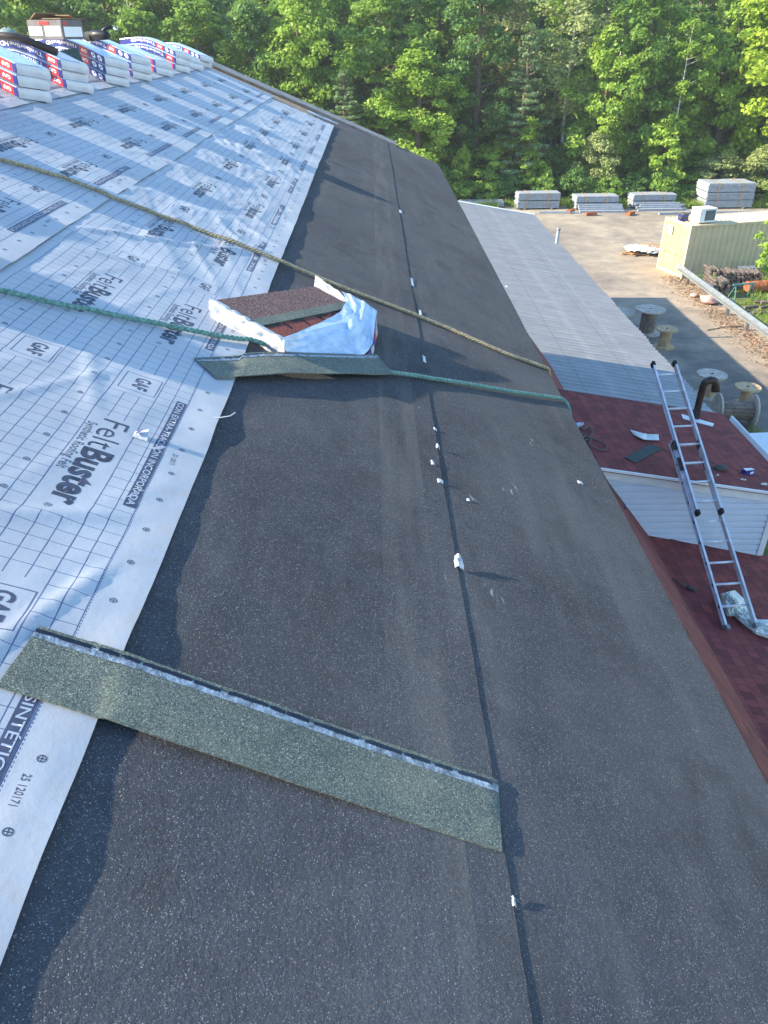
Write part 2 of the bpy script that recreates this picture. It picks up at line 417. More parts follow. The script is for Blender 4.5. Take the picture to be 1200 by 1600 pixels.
# fascia under the eave
b = MB()
for xx in (XE-.02, XL+.02): b.box((xx, (Y0+Y1)/2, zr(XE)-.13), (.03, Y1-Y0, .17))
b.build('fascia', 'white_trim', barn)

def rough(X, Y): return .0035*N(X*1.7, Y*1.1, 3)+.0022*N(X*4.1, Y*3.3, 8)+.0006*N(X*14, Y*12, 5)
def roll_sheet(xa, xb, lift, wob, name, label, taper=False):
    b = MB(); ny = 460; nx = 44
    def fn(u, v):
        Y = Y0+.02+(Y1-Y0-.02-.12)*v
        xe = xb+wob*N(Y*.9, 2.2, xb)+wob*.35*N(Y*6, 1.2, xb)
        X = xa+(xe-xa)*u
        e = max(0, 1-(1-u)*(xb-xa)/.05)
        return (X, Y, zr(X)+lift+rough(X, Y)*(1-e*.3)+(.0012*e*(.4+N(Y*3, 9, 1)) if wob > .007 else 0))
    b.grid(nx, ny, fn)
    # edge lip of the sheet's own thickness
    def lip(u, v):
        p = fn(1, v); return (p[0]+.001, p[1], p[2]-.0042*u)
    b.grid(1, ny, lip)
    o = b.build(name, 'roll', barn, True)
    return tag(o, label)
roll_sheet(.16, XE+.012, .002, .006, 'roll_roofing', 'lower strip of black granular roll roofing along the eave')
roll_sheet(-.95, .308, .0046, .008, 'roll_roofing', 'upper strip of black granular roll roofing beside the white felt')

# ---- synthetic felt, three overlapping runs
T_felt = text_mesh('Felt', -.006); T_bust = text_mesh('Buster', .034); T_syn = text_mesh('Synthetic Roofing Felt', .004)
T_gaf = text_mesh('GAF', .03); T_num = text_mesh('25 120171', .006); T_r = text_mesh('®', .0)
T_band = text_mesh('FIELTRO SINTÉTICO PARA TECHOS', .01); T_band2 = text_mesh('CON EXTRA-TRACCIÓN INCORPORADA', .01)
def fold(X, Y, k):
    """heights of folds and wrinkles"""
    h = 0.
    far = min(1, max(0, (Y-3.6)/2.0))*(.8 if k == 0 else .12)*(1 if Y < 9.5 else .6)
    t = N(X*1.6+Y*.5, Y*.8-X*.6, 11+k)
    wv = 1-abs(N((X*.9+Y*.35)*4.2+t, (Y-X)*1.3, 21+k))*3.0
    h += far*.013*max(0, wv)**1.5*(.4+max(0, N(Y*.5, X*1.1, 5)*1.8+.4))
    wv2 = 1-abs(N(X*7+t*2, Y*2.6+X*3, 31+k))*3.2
    h += far*.006*max(0, wv2)**2
    # diagonal creases close by
    for (ax, ay, bx_, by_, am, wd) in ((-1.5, 1.55, -.72, 2.0, .007, .045), (-1.25, 3.35, -1.0, 2.55, .006, .05), (-.95, 1.15, -.72, 1.75, .008, .03),
                                     (-1.9, 2.9, -1.3, 2.75, .006, .03), (-1.3, 2.35, -1.02, 2.9, .005, .03), (-1.6, 4.4, -.8, 5.2, .012, .05), (-1.5, 4.1, -1.0, 4.3, .010, .04)):
        dx, dy = bx_-ax, by_-ay; L2 = dx*dx+dy*dy; tt = ((X-ax)*dx+(Y-ay)*dy)/L2
        if -.1 < tt < 1.1:
            d = math.hypot(X-ax-dx*tt, Y-ay-dy*tt); q = max(0, 1-d/wd)
            h += am*q*q*(3-2*q)*min(1, (tt+.1)*4, (1.1-tt)*4)
    hem = max(0, min(1, (X+.80)*9)) if k == 0 else 0
    h += hem*(.0035*abs(N((X+Y*.5)*8, (Y-X)*3, 44))+.0016*N(X*6, Y*13, 45))
    h += .0030*max(0, 1-abs(N((X*.8-Y*.5)*3.3, (Y+X)*1.2, 51+k))*5)
    return h+.0028*N(X*3, Y*2, 2+k)+.0012*N(X*11, Y*4, 4+k)+.003*N(X*2.4, Y*7, 14+k)*max(0, min(1, (-X-1.0)*2))
def felt(k, xlo, xhi, ya, yb, off, yoff, base, label):
    """xlo: lower (eave side) edge, xhi: upper edge (more negative)"""
    def surf(X, Y):
        e = max(0., 1-(xlo-X)/.14) if X <= xlo else 1.
        e = e*e*(3-2*e)
        li = (.0040+.0055*max(-.6, N(Y*3.1, 7.7, k)*1.6)+.003*N(Y*8.3, 3.3, k)+.0012*N(Y*21, 1.3, k))*e
        if k: li *= .45
        return zr(X)+base+fold(X, Y, k)*(1-.65*e)+max(0, li)+.001
    def XEf(Y): return xlo+(.006 if k == 0 else .014)*N(Y*.5, k, 9)+.002*N(Y*3, k, 9)
    b = MB(); nx = 58; ny = int((yb-ya)/.022); cache = {}
    def gz(i, j):
        q = cache.get((i, j))
        if q is None:
            Y = ya+(yb-ya)*j/ny; q = cache[(i, j)] = surf(xhi+(XEf(Y)-xhi)*i/nx, Y)
        return q
    def mesh_z(X, Y):                       # height of the sheet's own facets, so that the print lies on it
        fy = (Y-ya)/(yb-ya)*ny; j = max(0, min(ny-1, int(fy))); fy -= j
        fx = (X-xhi)/(XEf(Y)-xhi)*nx; i = max(0, min(nx-1, int(fx))); fx -= i
        return (gz(i, j)*(1-fx)+gz(i+1, j)*fx)*(1-fy)+(gz(i, j+1)*(1-fx)+gz(i+1, j+1)*fx)*fy
    def fn(u, v):
        Y = ya+(yb-ya)*v
        xe = XEf(Y)
        X = xhi+(xe-xhi)*u
        Yj = Y+.02*N(X*4, 0, k)*(v > .995)
        return (X, Yj, surf(X, Y))
    b.grid(nx, ny, fn)
    def put(T, xb, yt, sx, sy, mi, dz=.0005):
        vs, fs, wd, ylo, yhi = T
        out = []
        for tx, ty in vs:
            X = xb+ty*sy; Y = yt-tx*sx; out.append((X, Y, mesh_z(X, Y)+dz))
        b.add(out, fs, mi)
    per, row = 1.38, .373
    j0 = int((ya-yoff-1.4)/per)-1
    for j in range(j0, 14):
        for r in range(0, 3):
            xz = off-.84-row*r                      # lower border of the printed zone
            if xz-.16 < xhi+.01: continue
            yb_ = yoff+1.88+per*j
            if yb_ > ya+.02 and yb_+.64 < yb-.05 and yb_+.6 < 15:
                x0 = xz-.112
                put(T_felt, x0, yb_+.625, .205/T_felt[2], .085/.69, 1)
                put(T_bust, x0, yb_+.625-.215, .345/T_bust[2], .085/.69, 1)
                put(T_r, x0-.004, yb_+.625-.575, .022/T_r[2], .03, 2)
                put(T_syn, xz-.15, yb_+.575, .33/T_syn[2], .030/.69, 2)
            yg = yb_+.976
            if yg-.1 > ya and yg+.1 < yb:
                put(T_gaf, xz-.098, yg+.055, .11/T_gaf[2], .052/.69, 2)
        # printed band near the lower hem
        yb_ = yoff+2.03+per*j
        if yb_ > ya and yb_+.8 < yb:
            def bandf(u, v):
                X = off-.772+.036*u; Y = yb_+.79*v; return (X, Y, mesh_z(X, Y)+.0004)
            b.grid(1, 24, bandf, 2)
            put(T_band2 if j != -1 else T_band, off-.765, yb_+.78, .77/(T_band2 if j != -1 else T_band)[2], .022/.69, 3, .0009)
        if ya+.2 < yoff+1.04+per*j < 9: put(T_num, off-.705, yoff+1.04+per*j, .075/T_num[2], .016/.69, 2)
    # nailing marks: circled crosses
    for r in range(3):
        xc = off-.685-row*r-(.012 if r else 0)
        if xc < xhi+.03: continue
        y = yoff+.91-.0575*3*12
        while y < min(yb-.05, 11):
            if y > ya+.03:
                for i in range(12):
                    t0, t1 = 2*math.pi*i/12, 2*math.pi*(i+1)/12
                    b.quad([(xc+q*math.cos(t), y+q*math.sin(t), mesh_z(xc+q*math.cos(t), y+q*math.sin(t))+.0005) for q, t in ((.0074, t0), (.0096, t0), (.0096, t1), (.0074, t1))], 1)
                for dx, dy in ((.0011, .0078), (.0078, .0011)):
                    b.quad([(xc+i*dx, y+j_*dy, mesh_z(xc+i*dx, y+j_*dy)+.0005) for i, j_ in ((-1, -1), (1, -1), (1, 1), (-1, 1))], 1)
            y += .0575*3
    o = b.build('roofing_felt', [felt_mat('felt_run_%s' % 'abc'[k], off, yoff), 'ink', 'ink_grey', 'ink_white'], barn, True)
    tag(o, label)
    return surf
surf1 = felt(0, -.612, -1.74, -1.2, 14.35, 0, 0, .0115, 'lowest run of white printed felt, its loose hem over the black roofing')
surf2 = felt(1, -1.632, -2.76, -1.5, 14.75, -1.02, .55, .021, 'middle run of white printed felt')
surf3 = felt(2, -2.66, -3.18, -2.0, 15.1, -2.05, 1.1, .030, 'upper run of white printed felt under the shingle bundles')
b = MB()                                             # the felt carried over the ridge
def capf(u, v):
    X = XR-.0-(.9)*u; Y = -2+17.1*v
    return (X, Y, zr(2*XR-X)+.030+.003*N(X*3, Y*2, 2))
b.grid(10, 120, capf, flip=True)
tag(b.build('ridge_felt', 'plastic', barn, True), 'white felt folded over the ridge')
# folded-back felt corner near the rake
b = MB()
def rollf(u, v):
    X = -1.05+.50*v; th = 2*math.pi*u
    r = .035*(1-.5*v)+.012*N(v*5, 0, 2)
    return (X, 14.42+.12*v*v+r*math.cos(th), zr(X)+.05+r*.8*math.sin(th))
b.grid(14, 16, rollf)
tag(b.build('felt_fold', 'plastic', barn, True), 'curled end of the lowest felt run')
# rake: flashing and board, boards showing brown where the felt stops
b = MB()
za, zb = zr(XR)+.02, zr(.47)+.02
b.hexa([(XR, 15.30, za-.02), (.47, 15.42, zb-.02), (.47, 15.80, zb-.02), (XR, 15.80, za-.02), (XR, 15.30, za+.012), (.47, 15.42, zb+.02), (.47, 15.80, zb+.035), (XR, 15.80, za+.03)])
tag(b.build('rake_flashing', M.setdefault('rake', simple('dull_rake_metal', (.24, .22, .20), .6, .3, var=.3)), barn), 'dull grey flashing along the far rake, ending in a loose corner')
b = MB()
for s in (1, -1):
    def X(x): return x if s > 0 else 2*XR-x
    b.hexa([(X(XR), Y1, zr(XR)-.2), (X(XE), Y1, zr(XE)-.2), (X(XE), Y1+.03, zr(XE)-.2), (X(XR), Y1+.03, zr(XR)-.2),
            (X(XR), Y1, zr(XR)-.004), (X(XE), Y1, zr(XE)-.004), (X(XE), Y1+.03, zr(XE)-.004), (X(XR), Y1+.03, zr(XR)-.004)])
b.build('rake_board', 'wood', barn)

# ================================================================== RED PORCH ROOF
porch = thing('porch', 'dark red shingled porch roof below the eave, the ladder foot on it', 'porch', (5.6, 1.5, 0), world=True)
b = MB()
xa, xb = 4.06, 7.3
b.hexa([(xa, -6, zl(xa)-.06), (xb, -6, zl(xb)-.06), (xb, 9.62, zl(xb)-.06), (xa, 9.62, zl(xa)-.06), (xa, -6, zl(xa)), (xb, -6, zl(xb)), (xb, 9.62, zl(xb)), (xa, 9.62, zl(xa))])
b.build('roof', 'red_sh', porch)
b = MB(); b.box((xb-.2, 1.8, (zl(xb)-.08)/2), (.12, 15.4, zl(xb)-.10)); b.box((5.6, -5.9, 1.5), (3.0, .12, 3.0)); b.build('wall', 'vinyl', porch)
b = MB(); b.box((xb+.05, 1.8, zl(xb)-.05), (.11, 15.6, .1)); b.build('gutter', 'white_trim', porch)

# ================================================================== SHED ADDITION
shed = thing('shed', 'white sided shed with dark red shingle roof, the ladder leaning over it', 'shed', (4.6, 11, 0), world=True)
b = MB(); xa, xb = 2.4, 6.2; ya, yb = 9.50, 12.36
b.hexa([(xa, ya, zs(xa)-.05), (xb, ya, zs(xb)-.05), (xb, yb, zs(xb)-.05), (xa, yb, zs(xa)-.05), (xa, ya, zs(xa)), (xb, ya, zs(xb)), (xb, yb, zs(xb)), (xa, yb, zs(xa))])
b.build('roof', 'red_sh', shed)
# rake trim: thin drip edge and frieze
b = MB()
for (y_, top, hgt, th) in ((9.485, .004, .035, .03), (9.555, -.04, .15, .05)):
    b.hexa([(xa, y_, zs(xa)+top-hgt), (xb, y_, zs(xb)+top-hgt), (xb, y_+th, zs(xb)+top-hgt), (xa, y_+th, zs(xa)+top-hgt),
            (xa, y_, zs(xa)+top), (xb, y_, zs(xb)+top), (xb, y_+th, zs(xb)+top), (xa, y_+th, zs(xa)+top)])
b.build('rake_trim', 'white_trim', shed)
# clapboard siding, near wall
b = MB(); yw = 9.60; xw = 5.90; z = zl(xw)-.1; lap = .105
while z < zs(2.9):
    z2 = z+lap
    xl = 2.9
    # clip under the sloping roof
    xr = min(xw, (H-4.668-.10-z2)/.165)
    if xr > xl:
        pf = [(-.003, z), (-.030, z), (-.030, z+.018), (-.026, z+.060), (-.020, z+.074), (-.010, z+.080), (-.004, z+.090), (-.003, z2)]
        b.add([q for dy, zz in pf for q in ((xl, yw+dy, zz), (xr, yw+dy, zz))], [(2*i, 2*i+1, 2*i+3, 2*i+2) for i in range(len(pf)-1)])
    z = z2
b.build('siding', 'vinyl', shed)
b = MB(); b.hexa([(2.9, yw, 0), (xw, yw, 0), (xw, 12.3, 0), (2.9, 12.3, 0), (2.9, yw, zs(2.9)-.06), (xw, yw, zs(xw)-.06), (xw, 12.3, zs(xw)-.06), (2.9, 12.3, zs(2.9)-.06)])
b.build('wall', 'vinyl', shed)
b = MB(); b.box((xw+.005, yw-.018, (zl(xw)+zs(xw)-.12)/2), (.09, .05, zs(xw)-zl(xw)-.14)); b.box((xw+.03, yw+.04, (zs(xw)-.12)/2), (.05, .09, zs(xw)-.14))
b.build('corner_board', 'white_trim', shed)
b = MB()
for k in range(24):                       # K-shaped gutter run
    pass
b.hexa([(xb-.01, ya, zs(xb)-.13), (xb+.09, ya, zs(xb)-.13), (xb+.09, yb-.06, zs(xb)-.13), (xb-.01, yb-.06, zs(xb)-.13),
        (xb-.01, ya, zs(xb)-.11), (xb+.09, ya, zs(xb)-.11), (xb+.09, yb-.06, zs(xb)-.11), (xb-.01, yb-.06, zs(xb)-.11)])
b.hexa([(xb+.09, ya, zs(xb)-.13), (xb+.115, ya, zs(xb)-.13), (xb+.115, yb-.06, zs(xb)-.13), (xb+.09, yb-.06, zs(xb)-.13),
        (xb+.11, ya, zs(xb)-.005), (xb+.135, ya, zs(xb)-.005), (xb+.135, yb-.06, zs(xb)-.005), (xb+.11, yb-.06, zs(xb)-.005)])
b.build('gutter', 'white_trim', shed)
# vent pipe with elbow and its flashing
b = MB(); vx, vy = 5.52, 11.93; zb_ = zs(vx)
pts = [(vx, vy, zb_-.02), (vx-.005, vy, zb_+.30), (vx, vy, zb_+.60)]
for t in range(1, 8):
    a = math.pi*t/7*.85
    pts.append((vx+.10-.10*math.cos(a), vy-.02, zb_+.64+.07*math.sin(a)))
pts.append((vx+.215, vy-.03, zb_+.52)); 
b.tube(pts, [.058, .058, .058]+[.062]*7+[.075], 14)
vp = b.build('vent_pipe', 'brown_pipe', shed, True); tag(vp, 'dark brown vent pipe bent over at the top')
b = MB()
b.hexa([(vx-.26, vy-.10, zs(vx-.26)+.003), (vx+.20, vy-.26, zs(vx+.2)+.003), (vx+.28, vy-.12, zs(vx+.28)+.003), (vx-.22, vy+.1, zs(vx-.22)+.003),
        (vx-.26, vy-.10, zs(vx-.26)+.012), (vx+.20, vy-.26, zs(vx+.2)+.018), (vx+.28, vy-.12, zs(vx+.28)+.012), (vx-.22, vy+.1, zs(vx-.22)+.012)])
b.build('flashing', 'white_trim', vp, off=tuple(shed['_off']))

# ================================================================== METAL LEAN-TO
lean = thing('lean_to', 'long open lean-to with grey corrugated metal roof beside the barn', 'lean-to', (4.9, 22, 0), world=True)
def metal_mat():
    m, nt, bb = newmat('corrugated_grey_metal'); g = pos(nt)
    sp = nt.nodes.new('ShaderNodeSeparateXYZ'); nt.links.new(g, sp.inputs[0]); X = S(nt, sp.outputs[0])
    n = nz(nt, mapped(nt, g, (.6, 2.5, 1)), 2, 5)
    c = ramp(nt, n, [(.3, (.32, .32, .32)), (.7, (.44, .435, .42))])
    st = ((X-5.05+nz(nt, g, 1.5, 2)*.2).abs().lt(.10)).mx((X-6.0+nz(nt, g, 1.5, 2)*.2).abs().lt(.05))
    c = mixc(nt, st*.3*nz(nt, g, 3, 3), c, (.66, .65, .62))
    c = mixc(nt, ((X-4.3).abs().lt(.012)).mx((X-5.6).abs().lt(.012))*.5, c, (.16, .16, .16))
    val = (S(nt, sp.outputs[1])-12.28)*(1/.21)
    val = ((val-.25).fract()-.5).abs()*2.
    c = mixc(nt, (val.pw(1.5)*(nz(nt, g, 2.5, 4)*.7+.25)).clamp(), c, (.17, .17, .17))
    c = mixc(nt, (nz(nt, g, 3.5, 5, .7)-.56).clamp()*3, c, (.26, .24, .20))
    nt.links.new(c, bb.inputs['Base Color']); bb.inputs['Metallic'].default_value = .35; bb.inputs['Roughness'].default_value = .45
    return m
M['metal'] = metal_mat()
b = MB(); ya, yb = 12.28, 34.35; pitch = .21; per = 8; ny = int((yb-ya)/pitch*per)
sheets = [(3.1, 6.93, .0)]
for xa, xb, dz in sheets:
    def mf(u, v):
        X = xa+(xb-xa)*u; Y = ya+(yb-ya)*v
        k = int(v*ny)//40
        if u == 1 and xb > 6: X += .02*math.sin(k*2.3)
        return (X, Y, zm(X)+.021*math.sin(2*math.pi*(Y-ya)/pitch)+dz+.008*N(X*.8, Y*.5, 3))
    b.grid(10, ny, mf)
    b.grid(1, ny, lambda u, v: (lambda p: (p[0], p[1], p[2]-.012*u))(mf(1, v)))
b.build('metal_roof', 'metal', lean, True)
b = MB(); b.box((5.02, 34.37, zm(5.02)+.03), (3.9, .16, .03), M4=Matrix.Rotation(math.atan(.165), 3, 'Y')); b.build('end_flashing', 'white_trim', lean)
for i in range(6):
    yy = 14.4+i*3.9; b = MB(); b.box((6.6, yy, (zm(6.6)-.2)/2), (.14, .14, zm(6.6)-.2)); b.build('post', 'wood', lean)
b = MB()
for xx in (6.6, 5.0, 3.4): b.box((xx, 23.3, zm(xx)-.14), (.09, 21.6, .14))
b.build('beam', 'wood', lean)
b = MB(); b.box((3.25, 23.4, (zm(3.25)-.25)/2), (.12, 21.6, zm(3.25)-.25)); b.build('wall', 'wall', lean)
# pale drainpipe standing beyond the lean-to
p0 = atY(873, 357, 29.0); b = MB(); b.tube([(p0.x-.12, 29, 0), (p0.x, 29.0, p0.z)], .06, 12)
b.tube([(p0.x, 29.0, p0.z-.05), (p0.x+.004, 29.0, p0.z+.01)], .075, 12)
solo(b, 'standpipe', 'galv', 'pale grey pipe standing upright past the edge of the metal roof', 'pipe', (p0.x-.12, 29, 0), smooth=True)
# ================================================================== WRAPPED SHINGLE BUNDLES ON THE RIDGE
T_tim = text_mesh('Timberline', .012); T_hd = text_mesh('HD', .03); T_g2 = text_mesh('GAF', .04)
XA = -2.74
def bz(X):
    d = X-XR; return ZRID+.046-.14*d-.26*math.sqrt(d*d+.16**2)
def make_bundle(theta, variant, seed):
    Hh, L, Wd = .078, .96, .34
    c, s = math.cos(theta), math.sin(theta)
    def P(a, wv, h):                       # a: from the low end up, wv: away from the camera, h: up
        X = XA-a*c+wv*s; Y = a*s+wv*c
        return (X, Y, bz(X)-.024*0+h)
    o = bpy.data.objects.new('shingle_bundle', None); COL.objects.link(o); o.empty_display_size = .1
    base = (XA, 0, zr(XA)); o.location = base; o['_off'] = base
    b = MB(); nx, nw = 18, 6
    def puff(u, v): return .003*math.sin(math.pi*v)+.003*N(u*6, v*4, seed)
    b.grid(nx, nw, lambda u, v: P(u*L, .005+v*(Wd-.010), Hh+puff(u, v)), 0, flip=True)
    b.grid(nx, nw, lambda u, v: P(u*L, v*Wd, 0), 0)
    for wv, w2, fl in ((0, .005, False), (Wd, Wd-.005, True)):
        b.grid(nx, 2, lambda u, v: P(u*L, wv if v < .6 else w2, Hh*(0 if v == 0 else (.94 if v < .6 else 1))+(puff(u, 0) if v == 1 else 0)), 0, flip=not fl)
    for a, fl in ((0, True), (L, False)):
        out = -.007 if a == 0 else .007
        b.grid(nw, 4, lambda u, v: P(a+out*math.sin(math.pi*v)+.006*N(u*4, v*3, seed+3), .0+u*Wd if 0 < v < 1 else .006+u*(Wd-.012), v*Hh), 1, flip=fl)
    b.build('wrapper', ['plastic_blue', 'plastic'], o, True)
    # printed long side: slab 2 mm proud
    b = MB()
    cols = [(0, .035, 0), (.035, .15, 1), (.15, L, 0)] if variant == 0 else [(0, .20, 0), (.20, .31, 1), (.31, L, 0)]
    for a0, a1, mi in cols:
        n = max(1, int((a1-a0)/.06))
        b.grid(n, 1, lambda u, v: P(a0+(a1-a0)*u, -.002, .003+v*(Hh-.012)), mi, flip=True)
    def put(T, a0, h1, wdt, hgt, mi=2):   # text upside down: starts at the low end
        vs, fs, wd, ylo, yhi = T
        b.add([P(a0+tx*wdt/wd, -.0035, h1-ty*hgt/.69) for tx, ty in vs], fs, mi)
    if variant == 0: put(T_g2, .055, .050, .075, .028); put(T_tim, .18, .056, .36, .034); put(T_hd, .555, .056, .10, .034)
    else:
        put(T_g2, .22, .050, .07, .028); put(T_tim, .33, .056, .33, .034); put(T_hd, .67, .056, .09, .034)
        for a0 in (.055, .135):
            b.add([P(a0+dx, -.0035, .036+dz) for dx, dz in ((-.028, 0), (-.012, .022), (.02, .024), (.03, .004), (.012, -.022), (-.02, -.022))], [tuple(range(6))], 2)
            b.add([P(a0+dx, -.0045, .036+dz) for dx, dz in ((-.012, 0), (0, .010), (.013, 0), (0, -.010))], [tuple(range(4))], 0)
    b.build('printed_side', ['navy', 'red', 'white'], o)
    return o
protos = [make_bundle(R(24), 0, 1), make_bundle(R(27), 1, 2), make_bundle(R(21), 0, 5), make_bundle(R(25), 1, 9)]
used = [False]*4
ordn = ['nearest', 'second', 'third', 'fourth', 'fifth', 'sixth', 'seventh', 'farthest']
lay = {1: ['only'], 2: ['lower', 'upper'], 3: ['bottom', 'middle', 'top'], 4: ['bottom', 'second', 'third', 'top']}
stacks = [(6.85, 3), (7.95, 3), (9.15, 3), (10.2, 3), (11.35, 2), (12.5, 3), (13.45, 2), (14.35, 2)]
hidden = [(-1.2, 3), (.1, 2), (1.05, 3), (2.0, 2), (2.85, 4), (3.95, 2), (4.75, 3), (5.75, 3)]  # unseen stacks past the frame edge, placed to throw shadow bands on the felt
def place_bundle(Y, k, pi, label):
    o = protos[pi] if not used[pi] else copy_tree(protos[pi]); used[pi] = True
    o.location = (XA+rnd.uniform(-.03, .03)+.01*k, Y+rnd.uniform(-.03, .03), zr(XA)+.080*k)
    if k == 0: o.location.x = XA
    tag(o, label, 'shingle bundle', 'wrapped shingle bundles stacked over the ridge')
for i, (Y, n) in enumerate(stacks):
    for k in range(n):
        pi = rnd.choice([0, 0, 1, 2, 3]) if i not in (0, 1) else (0, 2)[k % 2]
        if i == 2: pi = 1
        place_bundle(Y, k, pi, 'white wrapped shingle bundle with blue print, %s one of the %s stack along the ridge' % (lay[n][k], ordn[i]))
for Y, n in hidden:
    for k in range(n): place_bundle(Y, k, (k % 3), 'unseen white wrapped shingle bundle on the ridge left of the pictured stacks, placed for its shadow')

# things lying on top of the bundles
st = lambda X: bz(X)+.236
t = thing('cardboard_box', 'open dark printed carton standing on the ridge bundles', 'box', (-3.15, 9.15, st(-3.15)+.003), R(-24))
b = MB(); bw, bd, bh, th = .43, .30, .165, .006
for sx in (-1, 1): b.box((sx*(bw/2-th/2), 0, bh/2), (th, bd, bh))
for sy in (-1, 1): b.box((0, sy*(bd/2-th/2), bh/2), (bw-2*th, th, bh))
b.box((0, 0, th/2), (bw-2*th, bd-2*th, th)); b.build('carton', 'card', t)
b = MB(); b.box((.10, -bd/2-.002, .07), (.20, .003, .085)); b.box((-.12, -bd/2-.002, .07), (.17, .003, .075)); b.build('label_panel', 'white', t)
b = MB(); b.box((bw/2+.002, 0, .065), (.003, .25, .085)); b.build('label_panel', 'white', t)
b = MB(); b.box((bw/2+.002, -.10, .135), (.003, .05, .03)); b.build('label_panel', 'red', t)
b = MB(); b.box((.0, -bd/2-.002, .138), (.12, .003, .03)); b.build('label_panel', 'red', t)
b = MB(); b.box((.10, .02, bh+.01), (.24, bd+.03, .006)); b.box((-.13, .0, bh+.03), (.006, bd, .10), M4=Matrix.Rotation(R(55), 3, 'Y')); b.box((-.05, bd/2-.02, bh+.022), (bw*.8, .006, .09), M4=Matrix.Rotation(R(65), 3, 'X'))
b.build('flap', 'cardin', t)
b = MB(); pts = [(-3.42, 7.98, st(-3.42)+.035), (-3.1, 8.0, st(-3.1)+.036), (-2.78, 8.0, st(-2.78)+.036)]
b.tube(pts, .032, 12); solo(b, 'rolled_flashing', 'brown_pipe', 'dark brown rolled tube lying across the bundle stack left of the carton', 'roll', pts[0], smooth=True)
t = thing('cap', 'grey green cap resting on the bundles at the left frame edge', 'cap', (-3.24, 8.14, st(-3.24)))
b = MB(); b.grid(20, 7, lambda u, v: (.095*math.cos(2*math.pi*u)*math.cos(v*1.5), .085*math.sin(2*math.pi*u)*math.cos(v*1.5), .085*math.sin(v*1.5)*(1+.08*math.sin(6*u)))); b.build('crown', 'capgrey', t, True)
b = MB(); b.grid(12, 3, lambda u, v: ((.09+.06*v)*math.cos(-1+2*u), (.08+.05*v)*math.sin(-1+2*u), .012-.01*v+.004)); b.build('brim', 'capgrey', t, True)
b = MB()
q = [(-3.02, 8.95, 0), (-2.80, 8.80, 0), (-2.76, 9.02, 0)]
fa, fb, fc, fd = atY(84, 82, 8.62), atY(121, 75, 8.95), atY(131, 101, 8.93), atY(104, 92, 8.72); fo = Vector((.004, -.005, .005))
b.hexa([fa, fd, fc, fb, fa+fo, fd+fo, fc+fo, fb+fo])
solo(b, 'shingle_flap', 'tealsh', 'black triangular shingle offcut hanging off the third ridge stack', 'shingle scrap', (-2.9, 8.95, st(-2.9)))
t = thing('nail_gun', 'black and grey nail gun lying on the ridge bundles right of the carton', 'nail gun', (-3.06, 10.35, st(-3.06)), R(-20))
b = MB(); b.tube([(-.14, 0, .06), (-.05, 0, .065), (.06, 0, .065), (.10, 0, .05)], [.045, .05, .048, .03], 14); b.build('body', 'black', t, True)
b = MB(); b.tube([(-.02, 0, .08), (.05, .03, .13), (.12, .06, .145)], [.02, .018, .02], 10); b.build('handle', 'black', t, True)
b = MB(); b.disc((-.17, .0, .05), .05, .07, 18, axis='X'); b.build('coil_magazine', 'brush', t)
b = MB(); b.tube([(.12, .06, .145), (.16, .06, .12), (.19, .05, .12)], .012, 8); b.build('air_fitting', 'alu', t, True)

# ================================================================== SHINGLE STRIPS LYING ON THE ROOF
def shingle_strip(corners, label, nm, tarside=True, bend=.0, base=.0):
    """corners: near-left, near-right, far-right, far-left in world X,Y"""
    (a, bq, c, d) = [Vector(p) for p in corners]
    def P(u, v, h):
        q = (a.lerp(bq, u)).lerp(d.lerp(c, u), v)
        hb = 0
        if q.x < -.61: hb = .8*max(surf1(q.x, q.y)-zr(q.x), .012)+.2*.026
        else: hb = max(.0075, .026-.030*(q.x+.61)) if q.x < .31 else .004
        s = .006*N(u*5, v*2, 3)+bend*(4*(u-.5)**2)
        return (q.x, q.y, zr(q.x)+hb+max(-.001, s)+base*min(1, max(0, (u-.08)*4))+h)
    o = thing(nm, label, 'shingle strip', (a.x, a.y, zr(a.x)), world=True)
    b = MB(); T = .0045; nx = 60
    b.grid(nx, 8, lambda u, v: P(u, v, T)); b.grid(nx, 8, lambda u, v: P(u, v, .0), flip=True)
    b.grid(nx, 1, lambda u, v: P(u, 0, T*v)); b.grid(nx, 1, lambda u, v: P(u, 1, T*v), flip=True)
    b.grid(1, 8, lambda v, u: P(0, u, T*v)); b.grid(1, 8, lambda v, u: P(1, u, T*v), flip=True)
    b.build('granule_sheet', 'green_gran', o, True)
    # film strip and tar dashes near the far edge
    b = MB(); b.grid(90, 3, lambda u, v: P(u, .80+.11*v+.006*N(u*20, v*3, 4), T+.0012)); b.build('release_film', 'film', o, True)
    b = MB(); u = 0.0; k = 0
    while u < .985:
        ln = .03+.16*abs(N(u*9, 1.5, 7)); k += 1
        u2 = min(u+ln, .998); n = max(3, int(ln*90))
        b.grid(n, 2, lambda p, v: P(u+(u2-u)*p, .885+.015*N(k*2.1, 3)+(.060+.03*N(k, 9))*v+.014*N((u+(u2-u)*p)*40, v*2, 9)-(.01*(p < .05 or p > .95)*v), T+.0022))
        u = u2+.002+.03*abs(N(k*1.7, 2.2))
    b.build('tar_line', 'tar', o, True)
    return o
S1 = [(-.822, 1.232), (.300, 1.128), (.322, 1.345), (-.806, 1.437)]
shingle_strip(S1, 'long grey green shingle strip in the foreground across felt and black roofing', 'shingle_strip')
S2 = [(-.672, 3.125), (.112, 3.925), (.022, 4.125), (-.79, 3.255)]
shingle_strip(S2, 'grey green shingle strip lying in front of the open bundle, over the green rope', 'shingle_strip', base=.0255, bend=.002)

